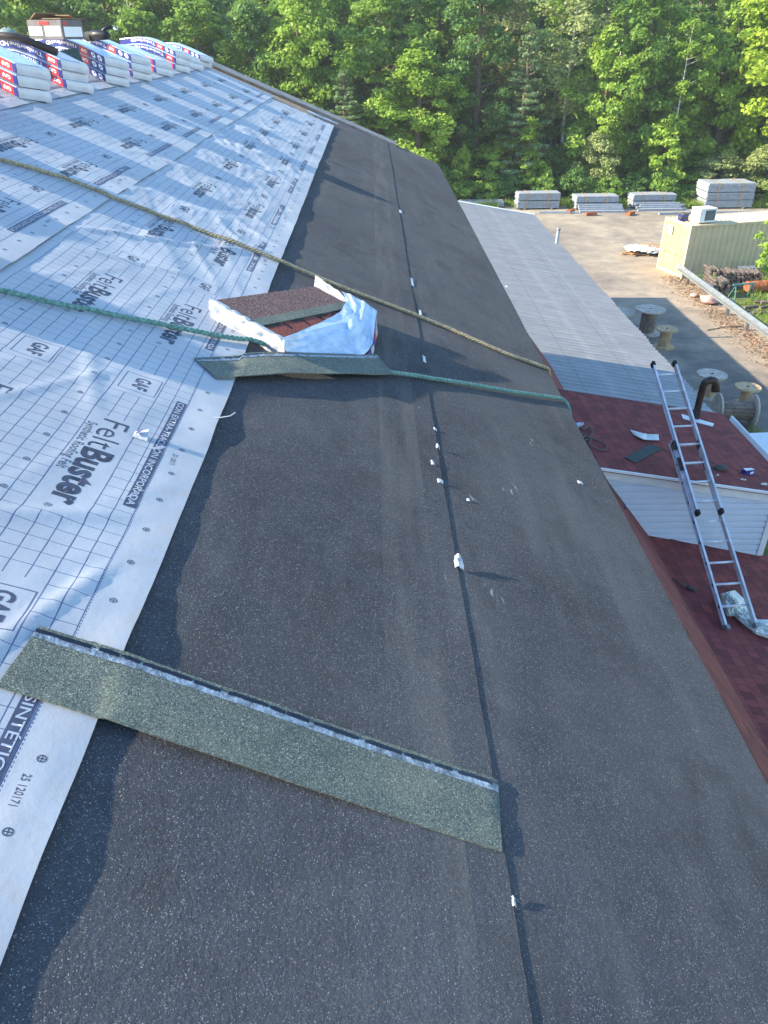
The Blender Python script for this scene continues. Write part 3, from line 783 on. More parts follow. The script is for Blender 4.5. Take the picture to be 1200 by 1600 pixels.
# ================================================================== OPENED BUNDLE
OL = Vector((.447, .894)); OW = Vector((.894, -.447)); OA = Vector((-.86, 3.96))+OW*.12-OL*.08
def ob(s, w_, h):
    q = OA+OL*s+OW*w_; return (q.x, q.y, zr(q.x)+.012+h)
bun = thing('open_shingle_bundle', 'torn open bundle of red shingles in white plastic in the middle of the roof', 'shingle bundle', ob(.5, .18, -.012), world=True)
b = MB(); L_, W_ = 1.0, .38
rr = random.Random(3)
for k in range(10):                       # stacked shingles, edges slightly out of line
    o1, o2, o3, o4 = [rr.uniform(-.008, .008) for _ in range(4)]
    h0, h1 = k*.0095, k*.0095+.0082
    w1 = W_+o4 if k < 9 else .255
    pts = [(o1, o3), (L_+o2, o3), (L_+o2, w1), (o1, w1)]
    b.hexa([ob(s, w_, h0) for s, w_ in pts][::-1]+[ob(s, w_, h1) for s, w_ in pts][::-1])
b.build('shingle_stack', 'brown_sh', bun)
b = MB(); pts = [(-.004, .198), (L_+.004, .194), (L_+.004, .258), (-.004, .259)]
b.hexa([ob(s, w_, .0925) for s, w_ in pts][::-1]+[ob(s, w_, .0955) for s, w_ in pts][::-1]); b.build('seal_band', 'green_gran', bun)
b = MB(); s = 0
while s < L_:
    wdt = rr.uniform(.10, .19); s2 = min(L_, s+wdt)
    b.hexa([ob(p, w_, .0852) for p, w_ in ((s, .262), (s2, .262), (s2-.01, .385), (s+.01, .385))][::-1]+[ob(p, w_, .0895) for p, w_ in ((s, .262), (s2, .262), (s2-.01, .385), (s+.01, .385))][::-1]); s = s2+.012+rr.uniform(0, .03)
b.build('tab', 'tab_red', bun)
b = MB(); s = .05
while s < L_-.1:
    b.hexa([ob(p, w_, .0895) for p, w_ in ((s, .258), (s+.12, .258), (s+.11, .278), (s+.01, .278))][::-1]+[ob(p, w_, .0915) for p, w_ in ((s, .258), (s+.12, .258), (s+.11, .278), (s+.01, .278))][::-1]); s += .24
b.build('shadow_band', 'dark_gap', bun)
# crumpled wrapper: near short side
b = MB()
def crump(a, q, s_): return .010*N(a*9, q*7, s_)+.012*abs(N(a*22, q*14, s_))+.004*N(a*50, q*30, s_)
b.grid(34, 10, lambda u, v: ob(-.016-.012*math.sin(v*3)+crump(u, v, 1), -.02+u*(W_+.05), -.008+v*.108+.010*N(u*14, 1, 2)*(v > .7)))
b.grid(34, 4, lambda u, v: ob(-.018+.035*v+.006*N(u*14, v*3, 2), -.02+u*(W_+.05), .100+.006*N(u*14, 1, 2)-.004*v))
# long near-left side, low strip
b.grid(30, 6, lambda u, v: ob(-.02+u*1.0, -.014+crump(u, v, 5)*.6, v*.085), flip=True)
# tuft at the far end
b.grid(26, 8, lambda u, v: ob(L_+.012+.03*v+crump(u, v, 8), -.03+u*.36, .03+.085*v+.035*(1-abs(2*u-.1))*v+.02*N(u*8, v*4, 3)))
b.build('wrapper', 'plastic', bun, True)
b = MB()
I = [(-.02, .39, .098), (.18, .375, .101), (.36, .35, .104), (.60, .325, .106), (.80, .29, .112), (.95, .24, .13), (1.01, .17, .145)]
O = [(.0, .41, -.002), (.06, .46, -.006), (.22, .51, -.004), (.47, .575, .006), (.70, .535, .05), (.88, .46, .10), (1.05, .39, .130)]
def crv(C, t):
    t *= len(C)-1; i = min(int(t), len(C)-2); f = t-i; f2 = f
    return Vector(C[i]).lerp(Vector(C[i+1]), f2)
def filmf(u, v):
    p = crv(I, u).lerp(crv(O, u), v)
    # stiff film: broad facets with sharp creases
    cre = max(0, 1-abs(v-.35-.3*u)*9)*.007+max(0, 1-abs(u-.72+.25*v)*10)*.012-max(0, 1-abs(u-.35-.3*v)*9)*.006+max(0, 1-abs(v-.75+.5*u)*8)*.007
    bul = math.sin(math.pi*v)*.010+cre
    h = p.z+bul+.010*abs(N(u*5+v*3, v*5, 6))*(v*.8+.15)+.004*N(u*14, v*14, 7)
    w_ = p.y; s_ = p.x
    if w_ < W_+.01: h = max(h, .1005)
    if v > .97: h = max(h, -.004)
    return ob(s_+.008*N(u*9, v*9, 2), w_, h)
b.grid(54, 34, filmf)
b.build('torn_film', 'plastic_blue', bun, True)
b = MB()
def sidef(u, v):
    p = crv(O, .5+.5*u); return ob(p.x+.006*N(u*9, v*3, 2), p.y+.004-.02*math.sin(v*3)*.3, p.z*v-.004+.008*(1-v)*0+.006*N(u*8, v*4, 5))
nseg = 24
for k in range(nseg):
    mi = 0 if k < 7 else (1 if k < 11 else (0 if k < 15 else (2 if k < 19 else 1)))
    b.grid(1, 6, lambda u, v, k=k: sidef((k+u)/nseg, v), mi)
b.build('printed_flap', ['navy', 'plastic', 'red'], bun, True)

# ================================================================== ROPES
def smooth_path(pts, n=10):
    pts = [Vector(p) for p in pts]; P = [pts[0]*2-pts[1]]+pts+[pts[-1]*2-pts[-2]]; out = []
    for i in range(1, len(P)-2):
        for k in range(n):
            t = k/n; a, b_, c, d = P[i-1:i+3]
            out.append(.5*((2*b_)+(-a+c)*t+(2*a-5*b_+4*c-d)*t*t+(-a+3*b_-3*c+d)*t**3))
    out.append(pts[-1]); return out
def rope(pts, r, mat, nm, label, n=10, strands=3, pitch=.075):
    path = smooth_path(pts, n); b = MB()
    # resample
    d = [0]
    for i in range(1, len(path)): d.append(d[-1]+(path[i]-path[i-1]).length)
    tot = d[-1]; m = int(tot/.012); res = []; j = 0
    for i in range(m+1):
        s = tot*i/m
        while j < len(d)-2 and d[j+1] < s: j += 1
        f = (s-d[j])/max(1e-9, d[j+1]-d[j]); res.append(path[j].lerp(path[j+1], f))
    for k in range(strands):
        pp = []
        for i, p in enumerate(res):
            t = (res[min(i+1, m)]-res[max(i-1, 0)]).normalized(); a = t.cross(Vector((0, 0, 1))).normalized(); c = a.cross(t)
            th = 2*math.pi*(k/strands+tot*i/m/pitch)
            pp.append(p+(a*math.cos(th)+c*math.sin(th))*r*.5)
        b.tube(pp, r*.62, 6)
    return solo(b, nm, mat, label, 'rope', tuple(path[0]), smooth=True)
def rz_(X, Y, r):                          # resting height on whatever covers the roof
    if X < -1.65: return max(surf2(X, Y), surf1(-1.7, Y)-.4*(X+1.7))+r
    if X < -.62: return surf1(X, Y)+r
    if X < .30: return zr(X)+.005+r+max(0, .022*math.exp(-(X+.62)*8))
    return zr(X)+.001+r
def roof_rope(xy, r, extra, **k):
    pts = []
    for i in range(len(xy)-1):
        for q in range(6):
            x = xy[i][0]+(xy[i+1][0]-xy[i][0])*q/6; y = xy[i][1]+(xy[i+1][1]-xy[i][1])*q/6
            y += .012*N(x*3, y*2, 4); pts.append((x, y, rz_(x, y, r)+.004))
    pts.append((*xy[-1], rz_(*xy[-1], r)+.004)); return pts+extra
tanp = roof_rope([(-2.75, 4.86), (-2.22, 5.02), (-1.92, 5.16), (-1.55, 5.17), (-1.17, 5.22), (-.77, 5.21), (-.18, 5.22), (.53, 5.25), (.99, 5.18), (1.20, 5.21)], .014,
                 [(1.262, 5.24, 8.158), (1.285, 5.26, 8.10), (1.29, 5.20, 7.95), (1.30, 5.12, 7.72)])
rope(tanp, .0125, 'rope_tan', 'tan_rope', 'tan twisted rope stretched across the roof behind the opened bundle', n=3)
grp = roof_rope([(-2.9, 2.75), (-2.2, 3.02), (-1.56, 3.22), (-1.29, 3.32), (-.96, 3.48), (-.72, 3.59), (-.49, 3.70), (-.2, 3.80), (.10, 3.97), (.44, 4.18), (.86, 4.42), (1.18, 4.62)], .016,
                [(1.255, 4.655, 8.165), (1.285, 4.60, 8.11), (1.30, 4.50, 7.98), (1.315, 4.36, 7.75), (1.33, 4.30, 7.3)])
rope(grp, .012, 'rope_green', 'green_rope', 'green twisted rope running across the felt and down over the eave', n=3)
# thin grey line coiled on the shed roof and led down over its edge
cp = []
for px, py, h in ((905, 664, .05), (912, 670, .03), (920, 666, .03), (925, 674, .03), (922, 684, .02), (912, 688, .02), (906, 684, .02), (910, 678, .03), (920, 682, .03), (935, 688, .02), (947, 696, .02), (945, 703, .02), (930, 700, .02), (921, 694, .02), (923, 686, .03), (915, 680, .05), (908, 690, .03)):
    cp.append(on_shed(px, py, h))
cp += [on_shed(913, 697, .02), on_shed(925, 712, .02), on_shed(935, 727, .03)]
cp += [atY(945, 745, 9.44), atY(958, 765, 9.42), atY(972, 785, 9.40), atY(978, 795, 9.0)]
rope(cp, .011, 'rope_grey', 'grey_line', 'thin grey rope coiled on the red shed roof beside the eave', n=8, strands=2, pitch=.05)
b = MB()
p = on_shed(904, 664, .05); b.box(p, (.10, .06, .05), rz=.5); b.box(p+Vector((.06, .02, .01)), (.05, .03, .03), rz=.8)
solo(b, 'rope_clamp', 'plastic_blue', 'small pale blue clamp at the grey rope coil', 'clamp', tuple(p))

# ================================================================== LADDER
P0 = Vector((4.68, 7.78, 3.89)); P1 = Vector((4.40, 10.87, 5.83))
du = (P1-P0)/12; D = du.normalized(); Sx = Vector((.996, .09, 0)).normalized(); Nn = Sx.cross(D).normalized()
lad = thing('extension_ladder', 'aluminium extension ladder lying up over the white shed wall and red roof', 'ladder', (P0.x, P0.y, zl(P0.x)), world=True)
def lp(t, s, n): return P0+du*t+Sx*s+Nn*n
def rail(name, t0, t1, s, n, par):
    b = MB(); A = Matrix((Sx, D, Nn)).transposed()
    c = (lp(t0, s, n)+lp(t1, s, n))/2; L = (lp(t1, s, n)-lp(t0, s, n)).length
    b.box(c, (.006, L, .075), M4=A)
    sg = 1 if s > 0 else -1
    for e in (-1, 1): b.box(c+Nn*e*.0375+Sx*sg*.012, (.030, L, .007), M4=A)
    return b.build(name, 'rail_alu', par)
base = MB()
for s in (-.19, .19): rail('base_rail', -.95, 8.2, s, 0, lad)
for s in (-.162, .162): rail('fly_rail', 4.35, 12.45, s, .085, lad)
for k in range(0, 9):
    b = MB(); b.tube([lp(k, -.188, 0), lp(k, .188, 0)], .016, 10); b.build('rung', 'rail_alu', lad, True)
for k in range(5, 13):
    b = MB(); b.tube([lp(k-.12, -.16, .085), lp(k-.12, .16, .085)], .016, 10); b.build('rung', 'rail_alu', lad, True)
A = Matrix((Sx, D, Nn)).transposed()
for s in (-.162, .162):
    for tt in (12.5, 4.32):
        b = MB(); b.box(lp(tt, s*1.04, .085), (.042, .07, .09), M4=A); b.build('end_cap', 'rubber', lad)
for s in (-.19, .19):
    b = MB(); b.box(lp(-1.0, s*1.03, -.02), (.07, .12, .02), M4=A @ Matrix.Rotation(.5, 3, 'X')); b.box(lp(-.95, s*1.03, .02), (.05, .05, .09), M4=A); b.build('foot', 'galv', lad)
    b = MB(); b.box(lp(7.9, s*.98, .05), (.06, .12, .10), M4=A); b.box(lp(6.9, s*.98, .04), (.045, .20, .06), M4=A); b.build('guide_bracket', 'brush', lad)
b = MB()
for k in range(0, 9):
    for s in (-.204, .204): b.box(lp(k, s, 0), (.012, .03, .03), M4=A)
b.build('rung_rivets', 'brush', lad)

# ================================================================== SMALL THINGS ON THE LOWER ROOFS
def flat_poly(px, fn, nm, mat, label, cat, th=.004, h=.004, warp=None):
    pts = [fn(x, y, h) for x, y in px]
    if warp: pts = [p+Vector((0, 0, q)) for p, q in zip(pts, warp)]
    n = len(pts); c = sum(pts, Vector())/n; b = MB()
    b.add(pts+[p+Vector((0, 0, th)) for p in pts], [tuple(range(n)), tuple(reversed(range(n, 2*n)))]+[(i, (i+1) % n, (i+1) % n+n, i+n) for i in range(n)])
    # winding-safe
    o = solo(b, nm, mat, label, cat, tuple(c)); return o
flat_poly([(976.5, 715.5), (993, 723.6), (1033.5, 702), (1017, 694.5)], on_shed, 'shingle_scrap', 'tealsh', 'dark teal shingle piece lying flat on the red shed roof', 'shingle scrap', .008, .008)
b = MB()
top = [(984, 671), (1003.5, 676.5), (1012, 678), (1029, 678.6)]; bot = [(990, 679), (1005, 686.5), (1012, 687.5), (1030, 688)]
def paper(u, v):
    i = min(int(u*3), 2); f = u*3-i
    x0 = top[i][0]*(1-f)+top[i+1][0]*f; y0 = top[i][1]*(1-f)+top[i+1][1]*f
    x1 = bot[i][0]*(1-f)+bot[i+1][0]*f; y1 = bot[i][1]*(1-f)+bot[i+1][1]*f
    return on_shed(x0*(1-v)+x1*v, y0*(1-v)+y1*v, .012+.03*abs(math.sin(u*5))+.01*N(u*5, v*3))
b.grid(18, 6, paper); solo(b, 'torn_paper', 'cloth', 'curled torn strip of white paper on the red shed roof', 'paper', tuple(on_shed(1008, 682)), smooth=True)
t = thing('blue_packet', 'crushed blue and white packet near the right edge of the shed roof', 'packet', tuple(on_shed(1168, 740)), .4)
b = MB(); b.hexa([(-.10, -.04, .0), (.10, -.05, -.01), (.11, .05, -.02), (-.09, .05, 0), (-.09, -.035, .075), (.09, -.04, .06), (.10, .04, .05), (-.08, .045, .08)]); b.build('carton', 'navy', t)
b = MB(); b.hexa([(-.085, -.03, .081), (.085, -.035, .066), (.095, .035, .056), (-.075, .04, .086), (-.085, -.03, .084), (.085, -.035, .069), (.095, .035, .059), (-.075, .04, .089)]); b.box((.03, -.047, .03), (.07, .004, .035)); b.build('label_panel', 'white', t)
def lump(c, r, mat, nm, label, cat, sq=(1, 1, .6), seed=1, n=18):
    b = MB()
    def f(u, v):
        a = 2*math.pi*u; e = math.pi*(v-.5); d = Vector((math.cos(a)*math.cos(e), math.sin(a)*math.cos(e), math.sin(e)))
        q = 1+.35*noise.noise(d*1.6+Vector((seed, 0, 0)))+.18*noise.noise(d*4+Vector((0, seed, 0)))
        return (c[0]+d.x*r*sq[0]*q, c[1]+d.y*r*sq[1]*q, c[2]+r*sq[2]*(.8+d.z*q))
    b.grid(n, n//2, f); return solo(b, nm, mat, label, cat, tuple(c), smooth=True)
lump(on_shed(1125, 734), .085, 'brush', 'crumpled_glove', 'grey crumpled glove on the shed roof right of the ladder', 'glove', (1.2, .9, .45), 4)
for i, (x, y, lb) in enumerate([(1159, 748.5, 'left of two tiny pale chips below the blue packet'), (1163.5, 749.3, 'right of two tiny pale chips below the blue packet'), (1193, 756, 'white curled scrap at the right end of the shed rake'), (1121, 742, 'pale chip below the grey glove')]):
    p = on_shed(x, y, .01); r = .018 if i != 2 else .045
    b = MB(); b.hexa([(p.x-r, p.y-r*.4, p.z-.01), (p.x+r, p.y-r*.6, p.z-.012), (p.x+r, p.y+r*.3, p.z-.012), (p.x-r*.7, p.y+r*.4, p.z-.008), (p.x-r, p.y-r*.4, p.z+.006), (p.x+r, p.y-r*.6, p.z+.015), (p.x+r, p.y+r*.3, p.z+.01), (p.x-r*.7, p.y+r*.4, p.z+.004)])
    solo(b, 'litter_scrap', 'cloth', lb, 'scrap', tuple(p))
t = thing('brush', 'dark hand brush lying on the porch roof by the steep red strip', 'brush', tuple(on_low(1068, 913)), world=True)
p, q = on_low(1050, 905, .03), on_low(1075, 917, .03); b = MB(); b.tube([p, q], .013, 8); b.build('handle', 'bark', t, True)
r_ = on_low(1086, 922, .03); b = MB(); b.tube([q-(q-p)*.05, q.lerp(r_, .4), r_], [.022, .045, .03], 10); b.build('bristles', 'brush', t, True)
b = MB()
cl = [((1124, 928), (1148, 922)), ((1128, 950), (1162, 935)), ((1136, 963), (1166, 947)), ((1147, 963), (1174, 958)), ((1163, 978), (1184, 968)), ((1180, 991), (1200, 968)), ((1215, 1003), (1225, 968))]
def clothf(u, v):
    i = min(int(u*6), 5); f = u*6-i
    a = Vector(cl[i][0]).lerp(Vector(cl[i+1][0]), f); c = Vector(cl[i][1]).lerp(Vector(cl[i+1][1]), f); q = a.lerp(c, v)
    e = math.sin(math.pi*v)**.6
    return on_low(q.x, q.y, .006+e*(.06+.11*(1-u)*math.sin(math.pi*min(1, u*2+.3))+.06*N(u*9, v*4, 3)+.06*abs(N(u*16+v*3, v*9, 5))+.03*abs(N(u*40, v*20-u*6, 9))))
b.grid(110, 44, clothf); solo(b, 'white_cloth', 'cloth', 'crumpled white dust sheet trailing from the ladder foot to the right', 'cloth', tuple(on_low(1160, 965)), smooth=True)

# ================================================================== SCRAPS ON THE MAIN ROOF
def scrap(px, py, sx, sy, label, lift=.02, mat='plastic', rz=0, seed=0):
    p = on_roof(px, py, .012); b = MB(); c, s = math.cos(rz), math.sin(rz)
    def f(u, v):
        x = (u-.5)*sx*(1+.3*N(v*3, seed)); y = (v-.5)*sy*(1+.3*N(u*3, seed+4))
        X = p.x+x*c-y*s; Y = p.y+x*s+y*c
        return (X, Y, zr(X)+(.0075 if X < .31 else .0035)+rough(X, Y)+lift*.5*(u*(1-u)*2+v*.6)*abs(1+.9*N(u*4, v*4, seed)))
    b.grid(8, 8, f); return solo(b, 'plastic_scrap', mat, label, 'scrap', tuple(p), smooth=True)
scrap(717, 882, .035, .05, 'white plastic scrap standing up on the seam, largest of those on it', .06, seed=2)
scrap(663, 560, .018, .10, 'white tape strip on the seam just above the green rope', .012, seed=3)
scrap(644, 440, .022, .22, 'long white strip on the seam above the tan rope', .010, seed=4)
scrap(657, 487, .018, .10, 'small pale strip on the seam between the two ropes', .010, seed=5)
scrap(626, 330, .03, .14, 'pale strip high on the seam near the far rake', .012, seed=5)
scrap(680, 669, .016, .022, 'round white chip on the seam below the green rope', .01, seed=6)
scrap(684, 698, .016, .018, 'white cap nail head standing on the seam', .035, seed=7)
scrap(676, 722, .016, .03, 'thin curled white shaving left of the seam', .015, seed=8)
scrap(688, 751, .026, .022, 'bent white scrap on the seam halfway down', .018, seed=9)
scrap(732, 779, .016, .014, 'tiny white chip on the lower roofing strip', .014, seed=10)
scrap(803, 1408, .010, .020, 'white splinter on the seam near the bottom of the picture', .015, seed=11)
scrap(907, 752, .03, .022, 'white scrap near the eave edge', .012, seed=12)
scrap(449, 497, .02, .02, 'pale chip beside the opened bundle', .01, seed=15) if False else None
scrap(792, 447, .03, .03, 'pale crumb on the roofing between the seam and the eave', .02, 'cloth', seed=13)
p = Vector((-.60, 2.78, surf1(-.613, 2.78)+.004)); b = MB(); b.tube([p+Vector((-.03, 0, 0)), p, p+Vector((.035, .005, .004)), p+Vector((.055, .02, .012))], .0022, 6)
solo(b, 'white_thread', 'plastic', 'loose white thread at the felt hem above the long strip', 'thread', tuple(p))
q = on_roof(221, 685, .012); b = MB(); b.grid(8, 6, lambda u, v: (lambda X, Y: (X, Y, surf1(X, Y)+.004+.03*u*v))(q.x+(u-.5)*.05, q.y+(v-.5)*.04), 0)
b.grid(4, 4, lambda u, v: (lambda X, Y: (X, Y, surf1(X, Y)+.012+.02*u))(q.x+(u-.5)*.022-.004, q.y+(v-.5)*.02), 1)
solo(b, 'wrapper_scrap', ['plastic', 'navy'], 'torn white scrap with blue print on the felt beside the large lettering', 'scrap', tuple(q))
# ================================================================== YARD
def ground_mat():
    m, nt, b = newmat('worn_sandy_asphalt'); g = pos(nt)
    n1 = nz(nt, mapped(nt, g, (1, 1, 1)), .16, 6, .65, .4); n2 = nz(nt, g, 1.1, 5, .7); n3 = nz(nt, g, 14, 4, .7)
    c = ramp(nt, n1*.5+n2*.35+n3*.15, [(.36, (.17, .15, .135)), (.46, (.26, .225, .185)), (.54, (.36, .305, .235)), (.66, (.50, .42, .32))])
    sp = nt.nodes.new('ShaderNodeSeparateXYZ'); nt.links.new(g, sp.inputs[0]); X = S(nt, sp.outputs[0]); Y = S(nt, sp.outputs[1])
    # sand washed up along the right verge
    sand = ((X-12.6+(n2-.5)*3).mn((Y*-1.+44.)*.5)*.5).clamp()
    c = mixc(nt, sand*.8, c, ramp(nt, n3*.5+n2*.5, [(.35, (.30, .22, .15)), (.65, (.47, .36, .25))]))
    # dark patch of old asphalt by the spools
    dk = ((nz(nt, g, .5, 4)+(X*-.9+11.4).abs()*-.05+.12)-.42).clamp()*2.2*(Y.lt(33))
    c = mixc(nt, dk.clamp()*.7, c, (.07, .07, .075))
    nt.links.new(c, b.inputs['Base Color']); b.inputs['Roughness'].default_value = .95; b.inputs['Specular IOR Level'].default_value = .2
    bump(nt, b, n3+n2, .4, .05); return m
M['ground'] = ground_mat()
M['soil'] = simple('forest_soil', (.09, .085, .045), .95, var=.5, scale=.8, obj=False)
M['turf'] = simple('turf_soil', (.13, .15, .045), .95, var=.45, scale=1.5, obj=False)
b = MB(); b.quad([(-700, -700, 0), (700, -700, 0), (700, 700, 0), (-700, 700, 0)])
tag(b.build('ground', 'ground'), kind='structure')
b = MB()
xs = [-700]+[-60+6*i for i in range(24)]+[700]
edge_ = [(x, 57.4+.9*N(x*.13, 3)+(2.5 if x < 5 else 0)) for x in xs]
b.add([(x, y, .006) for x, y in edge_]+[(x, 700, .006) for x, y in edge_], [(i, i+1, len(xs)+i+1, len(xs)+i) for i in range(len(xs)-1)])
tag(b.build('forest_floor', 'soil'), kind='structure')
b = MB(); pp = [(16.0, 22), (15.9, 27), (16.1, 31), (16.3, 34), (16.6, 37.8), (19, 38.4), (24, 39.6), (40, 43), (60, 30), (40, 10), (18, 12)]
b.quad([(x, y, .008) for x, y in pp]); 
b.quad([(x, y, .008) for x, y in [(6.3, 13.2), (8.5, 13.5), (11.2, 17.5), (12.0, 20.2), (11.3, 21.2), (9.5, 19.5)]])
tag(b.build('grass_verge', 'turf'), kind='structure')
# grass blades
def blades(n, fn, hh, name, mat='grass', wd=.02):
    r = np.random.RandomState(5); V = []; Fc = []
    k = 0
    for _ in range(n):
        x, y = fn(r); h = hh*(.5+r.rand()); a = r.rand()*6.28; l = r.randn(2)*.35*h
        dx, dy = wd*math.cos(a), wd*math.sin(a)
        V += [(x-dx, y-dy, 0), (x+dx, y+dy, 0), (x+l[0], y+l[1], h)]; Fc.append((k, k+1, k+2)); k += 3
    me = bpy.data.meshes.new(name); me.from_pydata(V, [], Fc); me.materials.append(M.get(mat) or LF[mat]); o = bpy.data.objects.new(name, me); COL.objects.link(o)
    return tag(o, kind='stuff')
def g1(r):
    while True:
        x = 15.9+r.rand()*9; y = 22+r.rand()*17
        if N(x*.8, y*.8, 4) > -.18-.1*(x-16) and y < 38+.25*(x-16): return x, y
o = blades(16000, g1, .20, 'grass', wd=.022); tag(o, 'green grass behind the guardrail', 'grass')
def g2(r):
    while True:
        x = -5+r.rand()*40; y = 55.9+abs(r.randn())*.9
        if N(x*.35, 9, 4) > -.05 or y > 57: return x, y
o = blades(9000, g2, .42, 'grass', wd=.035); tag(o, 'tall grass along the foot of the woods', 'grass')
def g3(r):
    t = r.rand(); return 7.4+t*4.1+r.randn()*.35, 14.2+t*6.0+r.randn()*.5
o = blades(3500, g3, .20, 'grass'); tag(o, 'dark tufts of grass beside the shed', 'grass')
# leaf litter beside the guardrail
r = np.random.RandomState(9); b = MB()
for _ in range(2200):
    x = 14.75+r.randn()*.42+.2; y = 26+r.rand()*12.5; s = .025+.04*r.rand(); a = r.rand()*6.28; t = r.rand()*.05
    b.add([(x-s*math.cos(a), y-s*math.sin(a), .012), (x+s*.6*math.sin(a), y-s*.6*math.cos(a), .012+t), (x+s*math.cos(a), y+s*math.sin(a), .014), (x-s*.6*math.sin(a), y+s*.6*math.cos(a), .012+t*.5)], [(0, 1, 2, 3)])
M['litter'] = leaf_mat('dry_leaves', (.16, .08, .04), (.34, .20, .11), (.55, .42, .30), .1)
tag(b.build('leaf_litter', 'litter'), 'dry brown leaf litter under the guardrail', 'leaf litter', kind='stuff')

# ---- cable spools
def spool(x, y, dia, hgt, core, topm, corem, label, lying=False, rz=0):
    t = thing('cable_spool', label, 'cable spool', (x, y, 0), rz, 'empty wooden cable spools in the yard')
    th = .055
    def X3(z): return z
    if not lying:
        for z in (th/2, hgt-th/2):
            b = MB(); b.disc((0, 0, z), dia/2, th, 40)
            if z > .1:
                b.disc((0, 0, z+th/2+.002), .05, .006, 14, 1)
                for k in range(6): b.disc((dia*.28*math.cos(k*1.047), dia*.28*math.sin(k*1.047), z+th/2+.002), .018, .006, 8, 1)
            b.build('flange', [topm, 'dark_gap'], t)
        b = MB(); n = 16
        for k in range(n):
            a = 2*math.pi*k/n; b.box((core/2*math.cos(a), core/2*math.sin(a), hgt/2), (.03, core*math.pi/n*.93, hgt-2*th), rz=a)
        b.build('core', corem, t)
    else:
        L = hgt; zc = dia/2
        for xx in (-L/2, L/2):
            b = MB(); b.disc((xx, 0, zc), dia/2, th, 40, axis='X'); b.build('flange', topm, t)
        b = MB(); n = 16
        for k in range(n):
            a = 2*math.pi*k/n; b.box((0, core/2*math.cos(a), zc+core/2*math.sin(a)), (L-th, core*math.pi/n*.93, .03), M4=Matrix.Rotation(a+math.pi/2, 3, 'X'))
        b.build('core', corem, t)
    return t
spool(11.05, 30.0, 1.16, .98, .56, 'spoolgrey', 'spoolold', 'tallest grey topped wooden cable spool, nearest the guardrail of the upper pair')
spool(11.2, 28.3, .80, .74, .40, 'spoolwood', 'spoolwood', 'small tan cable spool in front of the tall grey topped one')
spool(9.95, 30.3, 1.2, .80, .5, 'spoolgrey', 'spoolold', 'cable spool half hidden by the metal roof edge, left of the tall one')
spool(11.1, 23.55, .95, .80, .38, 'spoolgrey', 'spoolwood', 'grey topped cable spool right behind the brown vent pipe')
spool(12.0, 22.8, .80, .66, .28, 'spoolwood', 'spoolwood', 'tan topped cable spool at the right frame edge')
spool(11.0, 21.3, 1.02, 1.05, .56, 'spoolgrey', 'spoolold', 'large weathered cable spool lying on its side', lying=True, rz=R(-6))

# ---- shipping container
CA = Vector((15.25, 38.05, 0)); th_ = R(14.7); CL, CW, CH = 6.06, 2.15, 2.50
cont = thing('shipping_container', 'cream corrugated shipping container with pale yellow doors', 'container', tuple(CA), th_)
def corr_wall(b, p0, p1, z0, z1, pitch=.30, depth=.06, out=(0, -1), mi=0):
    p0 = Vector(p0); p1 = Vector(p1); d = (p1-p0); L = d.length; d.normalize(); o = Vector(out)
    n = int(L/pitch); pt = L/n; prof = []
    for k in range(n):
        s = k*pt
        prof += [(s, 0), (s+pt*.26, 0), (s+pt*.5, -depth), (s+pt*.76, -depth)]
    prof.append((L, 0))
    vs = []
    for s, q in prof:
        e = p0+d*s+o*q; vs += [(e.x, e.y, z0), (e.x, e.y, z1)]
    b.add(vs, [(2*i, 2*i+2, 2*i+3, 2*i+1) for i in range(len(prof)-1)], mi)
b = MB(); corr_wall(b, (.10, .0), (CL-.08, .0), .16, CH-.1); corr_wall(b, (CL-.08, CW), (.10, CW), .16, CH-.1, out=(0, 1)); corr_wall(b, (CL, .08), (CL, CW-.08), .16, CH-.1, out=(1, 0))
b.build('side_wall', 'cont', cont)
b = MB()
for yy in (.02, CW-.02):
    b.box((CL/2, yy, .08), (CL-.2, .09, .14)); b.box((CL/2, yy, CH-.05), (CL-.2, .08, .09))
for xx in (.06, CL-.04):
    for yy in (.04, CW-.04): b.box((xx, yy, CH/2), (.13, .13, CH))
for xx in (.06, CL-.04): b.box((xx, CW/2, .08), (.10, CW-.2, .15)); b.box((xx, CW/2, CH-.05), (.10, CW-.2, .10))
b.build('frame', 'cont', cont)
b = MB(); n = 26; prof = []
for k in range(n): s = .1+(CL-.2)*k/n; q = (CL-.2)/n; prof += [(s, 0), (s+q*.3, 0), (s+q*.5, -.025), (s+q*.8, -.025)]
prof.append((CL-.1, 0))
b.add([(s, y, CH-.012+z) for s, z in prof for y in (.06, CW-.06)], [(2*i, 2*i+2, 2*i+3, 2*i+1) for i in range(len(prof)-1)])
b.build('roof', 'cont', cont)
for k in range(2):
    y0 = .10+k*(CW-.2)/2; y1 = y0+(CW-.2)/2-.01
    b = MB(); corr_wall(b, (.02, y1), (.02, y0), .17, CH-.12, .24, .03, out=(-1, 0)); dr = b.build('door', 'cont_d', cont)
    b = MB()
    for yy in (y0+.28, y1-.28): b.tube([(-.04, yy, .14), (-.04, yy, CH-.12)], .014, 8); b.box((-.045, yy, 1.0), (.03, .20, .03))
    b.build('lock_bar', 'cont_d', dr)
b = MB(); b.box((-.022, CW-.55, CH-.48), (.012, .42, .42)); sg = b.build('notice', 'white', cont)
b = MB()
for k, (a, c) in enumerate([(.30, .05), (.26, .035), (.32, .05), (.22, .035)]): b.box((-.031, CW-.55, CH-.34-.09*k), (.004, a, c))
b.build('printed_lines', 'navy', sg)
tc = lambda x, y, z=0: tuple(Matrix.Rotation(th_, 3, 'Z') @ Vector((x, y, z))+CA)
